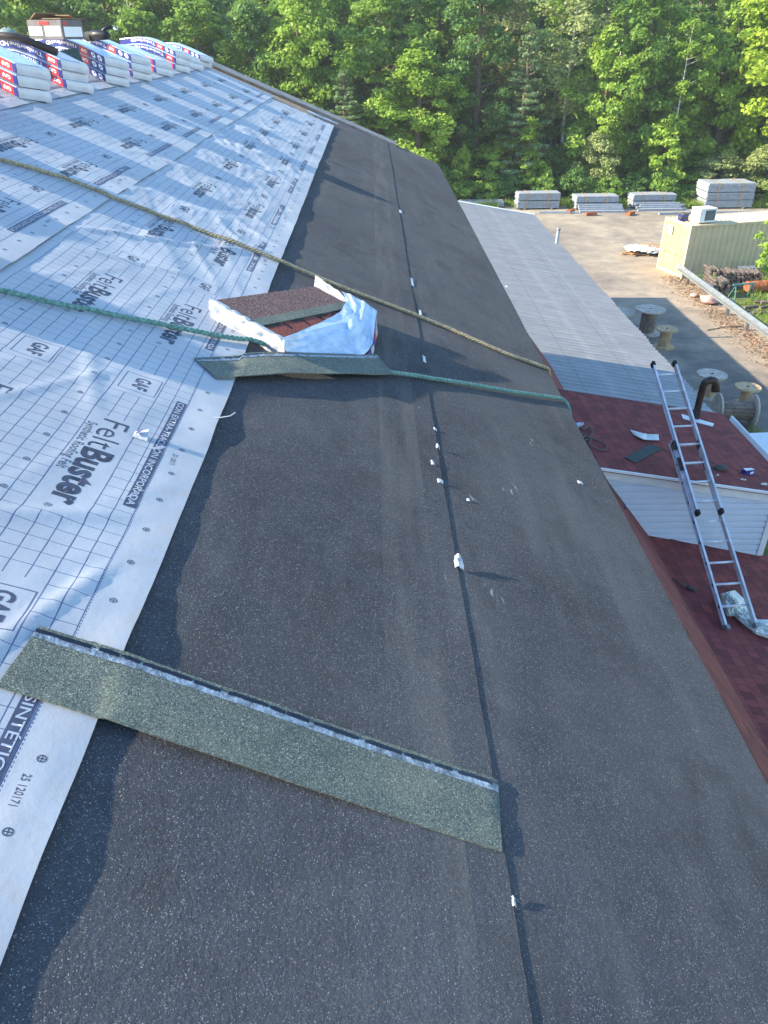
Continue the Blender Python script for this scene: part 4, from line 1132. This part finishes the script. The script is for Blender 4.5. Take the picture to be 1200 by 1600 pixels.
# white appliance on the container
t = thing('appliance', 'white boxy air conditioner with dark grille on top of the container corner', 'air conditioner', tc(.95, .55, CH+.03), th_+.05)
b = MB(); b.box((0, 0, .32), (.92, .66, .60)); b.box((0, 0, .63), (.96, .70, .03)); b.build('casing', 'white_trim', t)
b = MB(); b.box((.12, -.332, .33), (.56, .012, .46)); g_ = b.build('grille', 'glass', t)
b = MB()
for k in range(9): b.box((.12, -.341, .13+k*.05), (.54, .008, .012))
b.build('louvre', 'galv', g_)
b = MB(); b.box((0, 0, .0), (1.15, .85, .05)); solo(b, 'board', 'pink', 'pinkish wooden board under the white appliance', 'board', tuple(Vector(tc(.95, .55, CH+.0)))) .location = Vector(tc(.95, .55, CH+.0))
b = MB(); cc = Vector(tc(.28, 1.15, CH))
for k in range(4): b.box((0, 0, .06+k*.085), (.42-.03*k, .36, .07), k % 2, rz=.1*k)
o = b.build('crate_stack', ['navy', 'brush']); o.location = cc; tag(o, 'small stack of blue and dark trays left of the white appliance', 'trays')

# ---- guardrail
gr = thing('guardrail', 'galvanised steel guardrail along the right edge of the yard', 'guardrail', (15.05, 30, 0), world=True)
prof = [(-.03, .33), (.02, .325), (.05, .29), (.12, .25), (.12, .21), (.0, .18), (.0, .13), (.12, .10), (.12, .06), (.03, .03), (0, 0)]
def beam(a, c, name, par):
    b = MB(); a = Vector(a); c = Vector(c); d = (c-a).normalized(); nn = Vector((-d.y, d.x, 0)); vs = []
    for p in (a, c):
        for q, z in prof: e = p+nn*q; vs.append((e.x, e.y, .42+z))
    n = len(prof); b.add(vs, [(i, i+1, n+i+1, n+i) for i in range(n-1)])
    vs2 = [(v[0]-nn.x*.006, v[1]-nn.y*.006, v[2]) for v in vs]; b.add(vs2, [(n+i, n+i+1, i+1, i) for i in range(n-1)])
    return b.build(name, 'galv', par)
beam((15.12, 20, 0), (14.98, 37.9, 0), 'beam', gr)
for yy in (22.0, 24.0, 26.0, 28.0, 30.2, 32.2, 34.3, 37.0):
    b = MB(); x = 15.2; b.box((x, yy-.05, .36), (.11, .012, .72)); b.box((x, yy+.05, .36), (.11, .012, .72)); b.box((x, yy, .36), (.012, .09, .72)); b.build('post', 'galv', gr)
b = MB(); b.tube([(15.0, 37.9, .42), (15.03, 37.98, .58), (15.0, 37.9, .74)], .05, 8); b.build('end_cap', 'galv', gr)
g2_ = thing('guardrail', 'short grey guardrail section behind the woodpile against the container', 'guardrail', (18.5, 37.6, 0), world=True)
beam((20.2, 37.75, 0), (17.6, 37.35, 0), 'beam', g2_)
for xx in (18.0, 19.7): b = MB(); b.box((xx, 37.5, .36), (.1, .1, .72)); b.build('post', 'galv', g2_)

# ---- firewood
def woodpile(x0, x1, y0, dep, hgt, label, r_, axis='Y', n_cap=100, seed=1):
    t = thing('woodpile', label, 'woodpile', ((x0+x1)/2, y0, 0), world=True); rr = random.Random(seed); cnt = 0; z = r_
    row = 0
    while z < hgt and cnt < n_cap:
        x = x0+rr.uniform(0, r_)
        while x < x1 and cnt < n_cap:
            rad = r_*rr.uniform(.75, 1.15)
            env = hgt*(1-.25*((x-x0)/(x1-x0)-.6)**2*4)
            if z < env:
                b = MB(); jx, jy, jz = [rr.uniform(-.12, .12) for _ in range(3)]
                L = dep*rr.uniform(.8, 1.05)
                if axis == 'Y': p, q = (x+jx*.3, y0+jy, z+jz*.15), (x-jx*.6, y0+jy+L, z-jz*.2)
                else: p, q = (x+jx*.4, y0+(row % 3)*.28+jy, z+jz*.15), (x+L+jx*.4, y0+(row % 3)*.28-jy, z)
                b.tube([p, q], [rad, rad*.9], rr.choice([4, 5, 6]), 0, caps=False)
                # ends
                n = len(b.v)//2; b.add(b.v[:n], [tuple(reversed(range(n)))], 1); b.add(b.v[n:2*n], [tuple(range(n))], 1)
                b.build('log', ['log', 'logend'], t); cnt += 1
            x += rad*2.0 if axis == 'Y' else dep*1.02
        z += r_*1.72; row += 1
    return t
woodpile(15.75, 18.2, 35.9, .9, 1.45, 'dark stack of split firewood in front of the container', .082, seed=2)
woodpile(15.35, 16.2, 34.7, .9, .8, 'smaller greyish firewood heap between the guardrail and the dark stack', .09, seed=5, n_cap=40)
woodpile(16.0, 17.3, 32.3, .62, .55, 'low pile of pale logs behind the guardrail', .085, axis='X', seed=8, n_cap=40)
woodpile(16.3, 17.0, 30.6, .55, .45, 'lowest short row of logs nearest the camera behind the guardrail', .085, axis='X', seed=11, n_cap=20)
b = MB()
def drumf(u, v): a = 2*math.pi*u; return ((v-.5)*1.25, .26*math.cos(a), .28+.26*math.sin(a))
b.grid(24, 6, drumf); b.disc((-.62, 0, .28), .26, .02, 24, axis='X'); b.disc((.62, 0, .28), .26, .02, 24, axis='X')
for s in (-.2, .2): b.disc((s, 0, .28), .272, .03, 24, axis='X')
o = b.build('rusty_drum', 'rust', smooth=False); o.location = (18.0, 35.6, 0); o.rotation_euler = (0, 0, .12); tag(o, 'rusty orange steel drum lying in the grass', 'drum')
t = thing('sawhorse', 'teal metal sawhorse frame between the firewood piles', 'sawhorse', (16.7, 34.4, 0), .25)
b = MB(); b.box((0, 0, .72), (1.15, .07, .06)); b.build('top_bar', 'teal', t)
for s in (-1, 1):
    for q in (-1, 1): b = MB(); b.tube([(s*.42, 0, .7), (s*.52, q*.28, 0)], .022, 8); b.build('leg', 'teal', t)
b = MB(); b.box((0, 0, .02), (1.1, .28, .03)); o = b.build('plank', 'stone'); o.location = (17.75, 32.6, .12); o.rotation_euler = (.1, .06, -.5); tag(o, 'grey plank lying right of the pale logs', 'plank')
lump((15.05, 33.9, .06), .36, 'pink', 'rag_bundle', 'pink and white rag bundle under the guardrail', 'rags', (1.2, 1, .45), 3)
lump((14.75, 34.9, .03), .16, 'pink', 'rag', 'small reddish rag left of the pink and white bundle', 'rag', (1.2, 1, .5), 6)
b = MB(); b.tube([(13.6, 30.2, .02), (14.5, 30.55, .05), (15.2, 30.6, .04)], .02, 6); solo(b, 'stick', 'bark', 'thin dark stick lying on the sand before the guardrail', 'stick', (13.6, 30.2, .02))

# ---- slab stacks at the edge of the woods
def slabs(x, y, wd, dp, hs, label, rz=0, base_wide=0, two=False, base_len=0):
    t = thing('slab_stack', label, 'slab stack', (x, y, 0), rz, 'strapped stacks of blue grey slabs')
    rr = random.Random(int(x*10)); z = .10
    b = MB()
    for s in (-.32, .32): b.box((s*wd, 0, .05), (.12, dp+.25, .10))
    b.build('skid', 'spoolold', t)
    for h in hs:
        b = MB(); z0 = z; zt = z+h
        while z < zt-.02:
            o1, o2 = rr.uniform(-.03, .03), rr.uniform(-.03, .03)
            b.box((o1, o2, z+.034), (wd+rr.uniform(-.03, .02), dp, .066)); z += .076
        b.build('slab_pack', 'stone', t)
        for s in (-.28, .22):
            b = MB(); x0_, y0_, y1_ = s*wd, -dp/2-.05, dp/2+.05
            pr = [(y0_, z0), (y0_, z+.018), (y1_, z+.018), (y1_, z0), (y1_-.014, z0), (y1_-.014, z+.004), (y0_+.014, z+.004), (y0_+.014, z0)]
            b.add([(x0_-.035, y, zz) for y, zz in pr]+[(x0_+.035, y, zz) for y, zz in pr], [(i, (i+1) % 8, (i+1) % 8+8, i+8) for i in range(8)])
            b.build('strap', 'strap', t)
        z += .05
    if base_wide:
        for k in range(5):
            b = MB(); b.box((.15+base_len*(k % 2)*.3, -dp/2-.18-.16*k, .07+.16*max(0, 3-k)*.6), (wd*1.05, .15, .14), M4=Matrix.Rotation(rr.uniform(-.02, .02), 3, 'Z')); b.build('loose_slab', 'stone', t)
    return t
slabs(7.7, 56.9, 3.0, 1.0, [.32], 'lowest strapped slab stack just past the end of the metal roof')
slabs(11.45, 56.3, 2.9, 1.1, [.42, .42], 'tidy double slab stack, second from the left at the foot of the woods', R(3))
slabs(15.4, 56.0, 2.9, 1.2, [.38, .34], 'slab stack with loose slabs spilling in front, third from the left', R(2), 1)
slabs(19.5, 56.6, 3.0, 1.2, [.38, .38], 'slab stack with a loose pale beam in front, fourth from the left', R(3), 1, base_len=1)
slabs(24.6, 56.8, 3.3, 2.0, [.45, .45, .52], 'tallest broad slab stack behind the container', R(2))
for i, (x, y, l, rz, lb) in enumerate([(12.6, 54.4, 2.6, -.05, 'thin pale beam on the ground before the second slab stack'), (24.5, 54.3, 6.0, .03, 'long pale beam on the ground before the tallest slab stack'), (20.6, 54.0, 2.8, .12, 'pale beam lying right of the third slab stack')]):
    b = MB(); b.box((0, 0, .07), (l, .16, .13)); o = b.build('beam', 'stone'); o.location = (x, y, 0); o.rotation_euler = (0, 0, rz); tag(o, lb, 'beam')
for i, (x, y, rz, lb) in enumerate([(13.5, 54.6, .9, 'brown wood block right of the second slab stack'), (14.6, 53.6, .2, 'brown wood block before the left part of the third slab stack'), (17.3, 53.7, .8, 'brown wood block before the right part of the third slab stack')]):
    b = MB(); b.box((0, 0, .12), (.75, .22, .2)); b.box((.05, .2, .09), (.6, .14, .15)); o = b.build('wood_block', 'rust'); o.location = (x, y, 0); o.rotation_euler = (0, 0, rz); tag(o, lb, 'wood block')
# scrap heap
t = thing('scrap_heap', 'heap of white sheeting and orange boards left of the container doors', 'scrap heap', (15.2, 43.2, 0), world=True)
rr = random.Random(4)
for i in range(9):
    b = MB(); b.box((15.0+rr.uniform(-.9, .8), 43.4+rr.uniform(-.8, .8), .06+.05*i*.6), (rr.uniform(.9, 1.6), .14, .04), M4=Matrix.Rotation(rr.uniform(-.6, .9), 3, 'Z')); b.build('board', 'orange', t)
for i in range(3):
    b = MB(); cx_, cy_ = [(15.0, 43.9), (15.6, 42.8), (14.6, 43.0)][i]
    b.grid(14, 10, lambda u, v: (cx_+(u-.5)*1.5, cy_+(v-.5)*1.0, .16+.14*i*.3+.18*abs(N(u*4+i, v*4, i))+.06*N(u*12, v*9, i))); b.build('sheeting', ['white_trim', 'plastic_blue', 'cloth'][i], t, True)
# pale lidded chest by the shed gutter
t = thing('storage_chest', 'pale blue white lidded chest beyond the shed gutter', 'chest', (10.72, 17.1, 0), R(4))
b = MB(); b.box((0, 0, .45), (1.7, 3.3, .9)); b.build('body', 'vinyl', t)
for yy in (-.84, .84): b = MB(); b.box((0, yy, .955), (1.8, 1.66, .09)); b.box((0, yy, 1.01), (1.6, 1.46, .02)); b.build('lid', 'white_trim', t)
lump((9.75, 18.9, .45), .42, 'white_trim', 'white_barrel', 'rounded white tank against the shed gutter, left of the chest', 'tank', (.9, 1.1, 1.0), 0)
# ================================================================== WOODS
def mesh_np(name, V, Fq, mats, midx=None, smooth=False):
    me = bpy.data.meshes.new(name); n = len(V); m = len(Fq)
    me.vertices.add(n); me.vertices.foreach_set('co', np.asarray(V, np.float32).ravel())
    me.loops.add(m*4); me.loops.foreach_set('vertex_index', np.asarray(Fq, np.int32).ravel())
    me.polygons.add(m); me.polygons.foreach_set('loop_start', np.arange(0, 4*m, 4, dtype=np.int32)); me.polygons.foreach_set('loop_total', np.full(m, 4, np.int32))
    for q in mats: me.materials.append(M[q] if isinstance(q, str) else q)
    if midx is not None: me.polygons.foreach_set('material_index', midx)
    me.update(calc_edges=True); me.validate(); return me
def leaves(rs, C, out, size, asp=.62, up=.5):
    """C: leaf centres, out: outward directions; rhombic leaves facing partly outwards and up"""
    n = len(C)
    nrm = out*.55+rs.randn(n, 3)*.55+np.array([0, 0, up]); nrm /= np.linalg.norm(nrm, axis=1)[:, None]
    a = np.cross(nrm, rs.randn(n, 3)); a /= np.linalg.norm(a, axis=1)[:, None]+1e-9; b = np.cross(nrm, a)
    s = size*(.6+.8*rs.rand(n))[:, None]
    V = np.stack([C-a*s, C-b*s*asp, C+a*s, C+b*s*asp], 1).reshape(-1, 3)
    return V
def crown(seed, h0, h1, w, nb, per, size, shape='round', flat=.6, gap=.35):
    """foliage of a broad-leaved tree: tufts on limb ends through an uneven envelope"""
    rs = np.random.RandomState(seed); cs = []
    k = 0
    lob = rs.rand(4)*6.28
    while len(cs) < nb and k < nb*40:
        k += 1
        t = rs.rand()**.85; a = rs.rand()*6.283
        if shape == 'round': env = math.sin(math.pi*min(.97, .10+.86*t))**.7
        elif shape == 'cone': env = (1-t)**.75*.95+.10
        elif shape == 'column': env = .75*math.sin(math.pi*min(.95, .12+.8*t))**.4
        else: env = math.sqrt(max(0, 1-t*t))
        env *= .78+.30*math.sin(a*2+lob[0]+t*4)+.16*math.sin(a*3+lob[1]-t*7)
        rad = env*(.35+.65*rs.rand()**.45)
        p = np.array([math.cos(a)*rad*w/2, math.sin(a)*rad*w/2, h0+(h1-h0)*t])
        if rs.rand() < gap*.5 and rad < .6: continue
        cs.append(p)
    cs = np.array(cs); V = []
    for c in cs:
        r = (.42+.55*rs.rand())*w*.135+.12
        n = int(per*(.6+.8*rs.rand()))
        d = rs.randn(n, 3); d /= np.linalg.norm(d, axis=1)[:, None]
        q = d*(r*(rs.rand(n)**.38))[:, None]; q[:, 2] *= flat
        q[:, 2] -= .10*np.hypot(q[:, 0], q[:, 1])
        oc = np.array([c[0], c[1], .3*(c[2]-(h0+h1)/2)]); oc = oc/(np.linalg.norm(oc)+.1)
        V.append(leaves(rs, c+q, d*.5+oc*.7, size))
    V = np.concatenate(V); return V, cs
def pine(seed, h, w, size=.10):
    rs = np.random.RandomState(seed); V = []; limbs = []
    z = h*.08
    while z < h*.985:
        t = z/h; L = w/2*(1-t)**.8*(.75+.4*rs.rand())+.15; nb = 5 if t < .8 else 4
        for k in range(nb):
            a = rs.rand()*6.283; l = L*(.65+.5*rs.rand()); dirv = np.array([math.cos(a), math.sin(a), .18-.25*(1-t)])
            limbs.append(((0, 0, z), tuple(np.array([0, 0, z])+dirv*l)))
            n = int(95*l)+25
            s = .15+.85*rs.rand(n)**.7; lat = rs.randn(n)*.16*l*(1.2-s*.7)
            C = np.array([0, 0, z])+dirv*(l*s)[:, None]+np.array([-math.sin(a), math.cos(a), 0])*lat[:, None]; C[:, 2] += rs.randn(n)*.05+.12*s*s*l*.4
            V.append(leaves(rs, C, np.tile(dirv, (n, 1)), size*1.25, .30, .6))
        z += .30+.30*(1-t)*h/12
    return np.concatenate(V), limbs
def trunk_mesh(name, h, r, limbs, mat, lean_=0, seed=0):
    b = MB(); rs = random.Random(seed)
    pts = []; n = 9
    for i in range(n+1):
        t = i/n; pts.append((lean_*t*h+.12*N(t*3, seed, 1)*h*.12, .10*N(t*3, seed, 7)*h*.12, h*t))
    pts[0] = (0, 0, -.1)
    b.tube(pts, [r*(1-.86*i/n)*(1.35 if i == 0 else 1) for i in range(n+1)], 7)
    for c in limbs:
        zt = max(h*.18, min(h*.93, c[2]-.35*math.hypot(c[0], c[1])-.2)); i = min(n-1, int(zt/h*n)); f = zt/h*n-i
        a = Vector(pts[i]).lerp(Vector(pts[i+1]), max(0, min(1, f))); e = Vector(c); m_ = a.lerp(e, .5)+Vector((0, 0, -.08*(e-a).length))
        rr_ = r*(1-.86*zt/h)*.45
        b.tube([a, m_, e], [rr_, rr_*.6, rr_*.2], 5)
    return b, name, mat
TV = {}; Y_FRONT = 57
def make_variant(key, kind, h, w, leafmat, bark, seed, nb=60, per=150, size=.15, h0=.2, shape='round', r=None, **kw):
    if kind == 'pine':
        V, lm = pine(seed, h, w); limbs = [l[1] for l in lm][::2]
    else:
        V, cs = crown(seed, h*h0, h, w, nb, per, size, shape, **kw); limbs = [tuple(c) for c in cs][::max(1, len(cs)//22)]
    me = mesh_np('crown', V, np.arange(len(V)).reshape(-1, 4), [leafmat if not isinstance(leafmat, str) else LF[leafmat]])
    tb, _, _ = trunk_mesh('trunk', h*.94, r or (.035*h**.9+.04), limbs, bark, seed=seed)
    tm = bpy.data.meshes.new('trunk'); tm.from_pydata(tb.v, [], tb.f); tm.materials.append(M[bark]); tm.polygons.foreach_set('use_smooth', [True]*len(tb.f))
    TV[key] = (me, tm, h, w)
def tree(key, x, y, h, w, label, cat='tree', nm='tree', group=None, rz=None, z=0):
    me, tm, h_, w_ = TV[key]
    t = thing(nm, label, cat, (x, y, z), rnd.uniform(0, 6.28) if rz is None else rz, group)
    if nm != 'shrub' and Y_FRONT < y < 64: w = w*1.12
    t.scale = (w/w_, w/w_, h/h_)
    for n, d in (('crown' if nm != 'shrub' else 'foliage', me), ('trunk' if nm != 'shrub' else 'stem', tm)):
        o = bpy.data.objects.new(n, d); COL.objects.link(o); o.parent = t
    return t
make_variant('mapleA', 'b', 12, 6.5, 'bright', 'bark', 11, nb=125, per=150, size=.125, h0=.10)
make_variant('mapleB', 'b', 11, 5.5, 'mid', 'bark', 12, nb=115, per=150, size=.115, h0=.08)
make_variant('mapleC', 'b', 13, 6.5, 'dark', 'bark', 13, nb=125, per=140, size=.125, h0=.08)
make_variant('yellow', 'b', 13, 8, 'yellow', 'bark', 14, nb=130, per=130, size=.14, h0=.12)
make_variant('midB', 'b', 14, 7, 'mid', 'bark', 15, nb=125, per=140, size=.135, h0=.12)
make_variant('pine', 'pine', 11, 4.6, 'pine', 'bark', 16)
make_variant('pineD', 'pine', 12, 5.0, LF['dark'], 'bark', 17)
make_variant('birch', 'b', 12, 3.4, 'bright', 'birch', 18, nb=42, per=75, size=.11, h0=.30, shape='column', r=.10)
make_variant('pale', 'b', 14, 6, 'pale', 'birch', 19, nb=70, per=90, size=.11, h0=.35, r=.14)
make_variant('brown', 'b', 14, 6, 'brown', 'bark', 20, nb=60, per=80, size=.12, h0=.35)
make_variant('young', 'b', 5, 3.4, 'bright', 'bark', 21, nb=45, per=110, size=.12, h0=.08, r=.06)
make_variant('cone', 'b', 10, 3.6, 'bright', 'bark', 22, nb=60, per=95, size=.12, h0=.06, shape='cone')
make_variant('shrubA', 'b', 2.4, 3.4, 'mid', 'bark', 31, nb=42, per=120, size=.10, h0=.0, shape='dome', r=.04)
make_variant('shrubB', 'b', 2.2, 3.2, 'dark', 'bark', 32, nb=46, per=130, size=.10, h0=.0, shape='dome', r=.04)
make_variant('shrubP', 'b', 3.4, 3.2, 'pale', 'bark', 33, nb=60, per=130, size=.07, h0=.0, shape='dome', r=.05)
make_variant('shrubY', 'b', 1.8, 1.8, 'bright', 'bark', 34, nb=22, per=80, size=.10, h0=.0, shape='dome', r=.03)
make_variant('sapling', 'b', 2.6, 1.2, 'bright', 'bark', 35, nb=20, per=38, size=.07, h0=.25, shape='column', r=.02)
def gx(px, Y):                            # yard X under photo column px at distance Y, at ground level
    return (px-578)/1200*(Y*.85+5.4)
front = [ # photo column, distance, height, width, variant, label
 (1185, 61.0, 14.5, 9.0, 'yellow', 'big yellow green tree filling the right edge of the woods'),
 (1105, 62.5, 12.5, 6.0, 'mapleA', 'bright maple left of the big yellow green tree'),
 (1035, 60.2, 11.5, 3.2, 'birch', 'slender birch with a pale trunk among the right hand maples'),
 (1030, 59.4, 5.3, 3.6, 'young', 'low rounded young maple in front of the slender birch'),
 (975, 62.0, 13.5, 6.2, 'midB', 'mid green tree between the slender birch and the pale mound'),
 (925, 61.0, 10.5, 5.0, 'mapleA', 'bright maple directly above the pale tangled mound'),
 (868, 63.5, 14.5, 6.5, 'pale', 'thin pale leaved tree with light limbs at the top centre right'),
 (805, 60.3, 11.0, 4.6, 'pine', 'grey green pine with tiered boughs in the middle of the woods'),
 (818, 59.3, 5.4, 2.6, 'cone', 'small bright cone shaped maple growing at the foot of the grey green pine'),
 (735, 62.5, 13.5, 6.5, 'mapleC', 'dark broad tree left of the grey green pine'),
 (650, 59.8, 9.2, 6.2, 'mapleA', 'bright maple standing just beyond the corner of the barn roof'),
 (590, 62.0, 13.0, 6.5, 'mapleB', 'mid green tree behind the maple at the barn roof corner'),
 (540, 58.8, 8.4, 4.4, 'pine', 'grey green pine rising behind the rake of the barn'),
 (478, 61.0, 12.8, 6.0, 'mapleA', 'bright tall maple above the middle of the barn rake'),
 (408, 62.5, 12.0, 6.2, 'mapleC', 'dark tree left of the bright tall maple'),
 (330, 61.0, 12.2, 5.6, 'midB', 'mid green tree above the farthest shingle stacks'),
 (250, 60.5, 11.6, 6.0, 'mapleB', 'yellowish lit tree above the middle shingle stacks'),
 (180, 62.5, 13.2, 6.4, 'mapleC', 'dark tree with a leaning limb above the nail gun'),
 (105, 61.5, 13.2, 6.2, 'midB', 'mid green tree directly behind the carton'),
 (25, 60.5, 13.0, 6.4, 'mapleB', 'mid green tree above the grey green cap'),
]
for px, Y, h, w_, k, lb in front:
    nm = {'pine': 'pine_tree', 'birch': 'birch_tree'}.get(k, 'maple_tree' if k.startswith('maple') or k == 'young' else 'tree')
    tree(k, gx(px, Y), Y, h, w_, lb, nm=nm, group='trees of the woods')
rows = [(66.5, 14.8, -46, 46, 7), (72.5, 16.8, -50, 52, 7.4), (80, 19, -56, 58, 8)]
rr = random.Random(21)
keyw = ['mapleA', 'mapleB', 'mapleC', 'midB', 'mapleC', 'pineD', 'midB', 'pale', 'mapleB', 'brown', 'birch', 'mapleC']
desc = {'mapleA': 'bright green maple', 'mapleB': 'mid green maple', 'mapleC': 'dark green maple', 'midB': 'tall mid green tree', 'pineD': 'dark green pine', 'pale': 'pale sparse tree', 'brown': 'brownish sparse tree', 'birch': 'slender birch', 'yellow': 'yellow green tree'}
rown = ['second', 'third', 'rearmost']
for ri, (Y, hh, x0, x1, st_) in enumerate(rows):
    x = x0; i = 0; xs_ = []
    while x < x1: xs_.append(x); x += st_*rr.uniform(.55, .80)
    for i, x in enumerate(xs_):
        k = rr.choice(keyw)
        if x > 22 and rr.random() < .5: k = 'yellow'
        if 9 < x < 16 and ri == 0: k = rr.choice(['pale', 'brown', 'birch'])
        kh = hh*rr.uniform(.88, 1.12)
        tree(k, x, Y+rr.uniform(-2, 2), kh, st_*rr.uniform(.85, 1.1)*(.6 if k == 'birch' else 1), '%s, number %d from the left in the %s row of the woods' % (desc[k], i+1, rown[ri]), nm='tree' if k not in ('pineD', 'birch') else {'pineD': 'pine_tree', 'birch': 'birch_tree'}[k], group='trees of the woods')
# far side fill of the front row, out of the picture
for i, (x, k) in enumerate([(-33, 'mapleA'), (-38, 'mapleC'), (-44, 'midB'), (36, 'yellow'), (42, 'mapleA'), (48, 'midB')]):
    tree(k, x, 61+rr.uniform(-1, 1), 12.5, 6.5, '%s in the front row outside the picture, %s side' % (desc[k], 'left' if x < 0 else 'right'), group='trees of the woods')
sh = [(1190, 58.6, 3.6, 5.2, 'shrubP', 'tan green tangle of brush above the tallest slab stack'), (1120, 59.2, 3.0, 4.6, 'shrubP', 'tan green brush left of the tangle by the tallest slab stack'),
      (1075, 58.6, 1.9, 2.8, 'shrubA', 'green shrub behind the gap left of the tallest slab stack'), (1035, 58.4, 2.2, 3.4, 'shrubA', 'green shrub behind the fourth slab stack'),
      (985, 58.6, 1.8, 3.0, 'shrubB', 'dark shrub between the third and fourth slab stacks'), (922, 59.2, 4.4, 3.6, 'shrubP', 'pale tangled mound of vines in the middle of the woods edge'),
      (945, 58.2, 1.8, 3.2, 'shrubA', 'green shrub in front of the pale tangled mound'), (893, 58.5, 2.1, 3.0, 'shrubB', 'dark shrub behind the third slab stack'),
      (850, 58.5, 1.8, 2.8, 'shrubA', 'green shrub behind the second slab stack'), (833, 58.9, 2.7, 2.2, 'shrubY', 'bright shrub under the small cone shaped maple'),
      (790, 58.8, 1.7, 3.0, 'shrubB', 'dark shrub between the first and second slab stacks'), (752, 58.9, 2.2, 3.4, 'shrubA', 'green shrub behind the first slab stack'),
      (718, 59.5, 3.4, 1.6, 'shrubY', 'narrow bright sapling left of the first slab stack'), (705, 58.8, 2.2, 3.2, 'shrubA', 'green shrub showing past the eave corner of the barn'),
      (670, 59.5, 2.6, 3.6, 'shrubB', 'dark shrub hidden mostly behind the barn roof corner'), (1165, 57.9, 1.2, 2.2, 'shrubY', 'low bright shrub right behind the tallest slab stack'), (1200, 57.4, 1.6, 2.4, 'shrubY', 'bright shrub at the right frame edge beside the tallest stack')]
for px, Y, h, w_, k, lb in sh:
    tree(k, gx(px, Y), Y, h, w_, lb, 'shrub', 'shrub', 'shrubs along the edge of the woods')
rr = random.Random(77)
us = 0
for Y_, st2, hh2 in ((61.5, 3.4, 4.2), (64.5, 3.6, 5.4)):
    x = -34
    while x < 40:
        us += 1
        tree(rr.choice(['shrubA', 'shrubB', 'shrubB', 'young']), x, Y_+rr.uniform(-.8, .8), hh2*rr.uniform(.7, 1.15), 4.6*rr.uniform(.8, 1.15), 'understorey bush number %d from the left in the %s line behind the woods edge' % (int((x+34)/st2)+1, 'front' if Y_ < 63 else 'back'), 'shrub', 'shrub', 'understorey bushes inside the woods')
        x += st2*rr.uniform(.85, 1.15)
rsm = np.random.RandomState(3); nfar = 70000
cx_ = rsm.rand(nfar)*150-75; cz_ = rsm.rand(nfar)**.9
topz = 15+3.5*np.sin(cx_*.35)*np.cos(cx_*.13+1)+2*np.sin(cx_*1.1)
Cf = np.stack([cx_, 88+rsm.rand(nfar)*7+2*np.sin(cx_*.9)*np.sin(cz_*9), cz_*topz], 1)
mef = mesh_np('far_woods', leaves(rsm, Cf, np.tile(np.array([0, -1., 0]), (nfar, 1)), .42), np.arange(4*nfar).reshape(-1, 4), [LF['mid']])
of = bpy.data.objects.new('far_woods', mef); COL.objects.link(of); tag(of, 'unbroken green mass of the woods behind the last trees', 'woods', kind='stuff')
tree('sapling', 18.35, 36.5, 2.9, 1.5, 'young sapling with fresh leaves in front of the container side', nm='sapling')
tree('sapling', 18.9, 35.3, 1.6, 1.1, 'short leafy sapling right of the taller one by the container', nm='sapling')
tree('sapling', 15.75, 35.6, .8, .55, 'small green weed growing by the firewood at the guardrail', 'plant', 'weed')
tree('sapling', 15.5, 36.9, .5, .5, 'low weed at the container door corner', 'plant', 'weed')
# thin summer haze: one closed box round everything
hm = bpy.data.materials.new('haze'); hm.use_nodes = True; hn = hm.node_tree; hn.nodes.remove(hn.nodes['Principled BSDF'])
pv = hn.nodes.new('ShaderNodeVolumePrincipled'); pv.inputs['Color'].default_value = (.88, .93, 1, 1); pv.inputs['Density'].default_value = .0006; pv.inputs['Anisotropy'].default_value = .2
hn.links.new(pv.outputs[0], hn.nodes['Material Output'].inputs['Volume'])
M['haze'] = hm; b = MB(); b.box((0, 60, 14), (320, 260, 30.5)); hz_ = b.build('haze', 'haze'); tag(hz_, 'thin pale summer haze over the yard', 'haze', kind='stuff')
for o in list(bpy.data.objects):
    if '_off' in o: del o['_off']
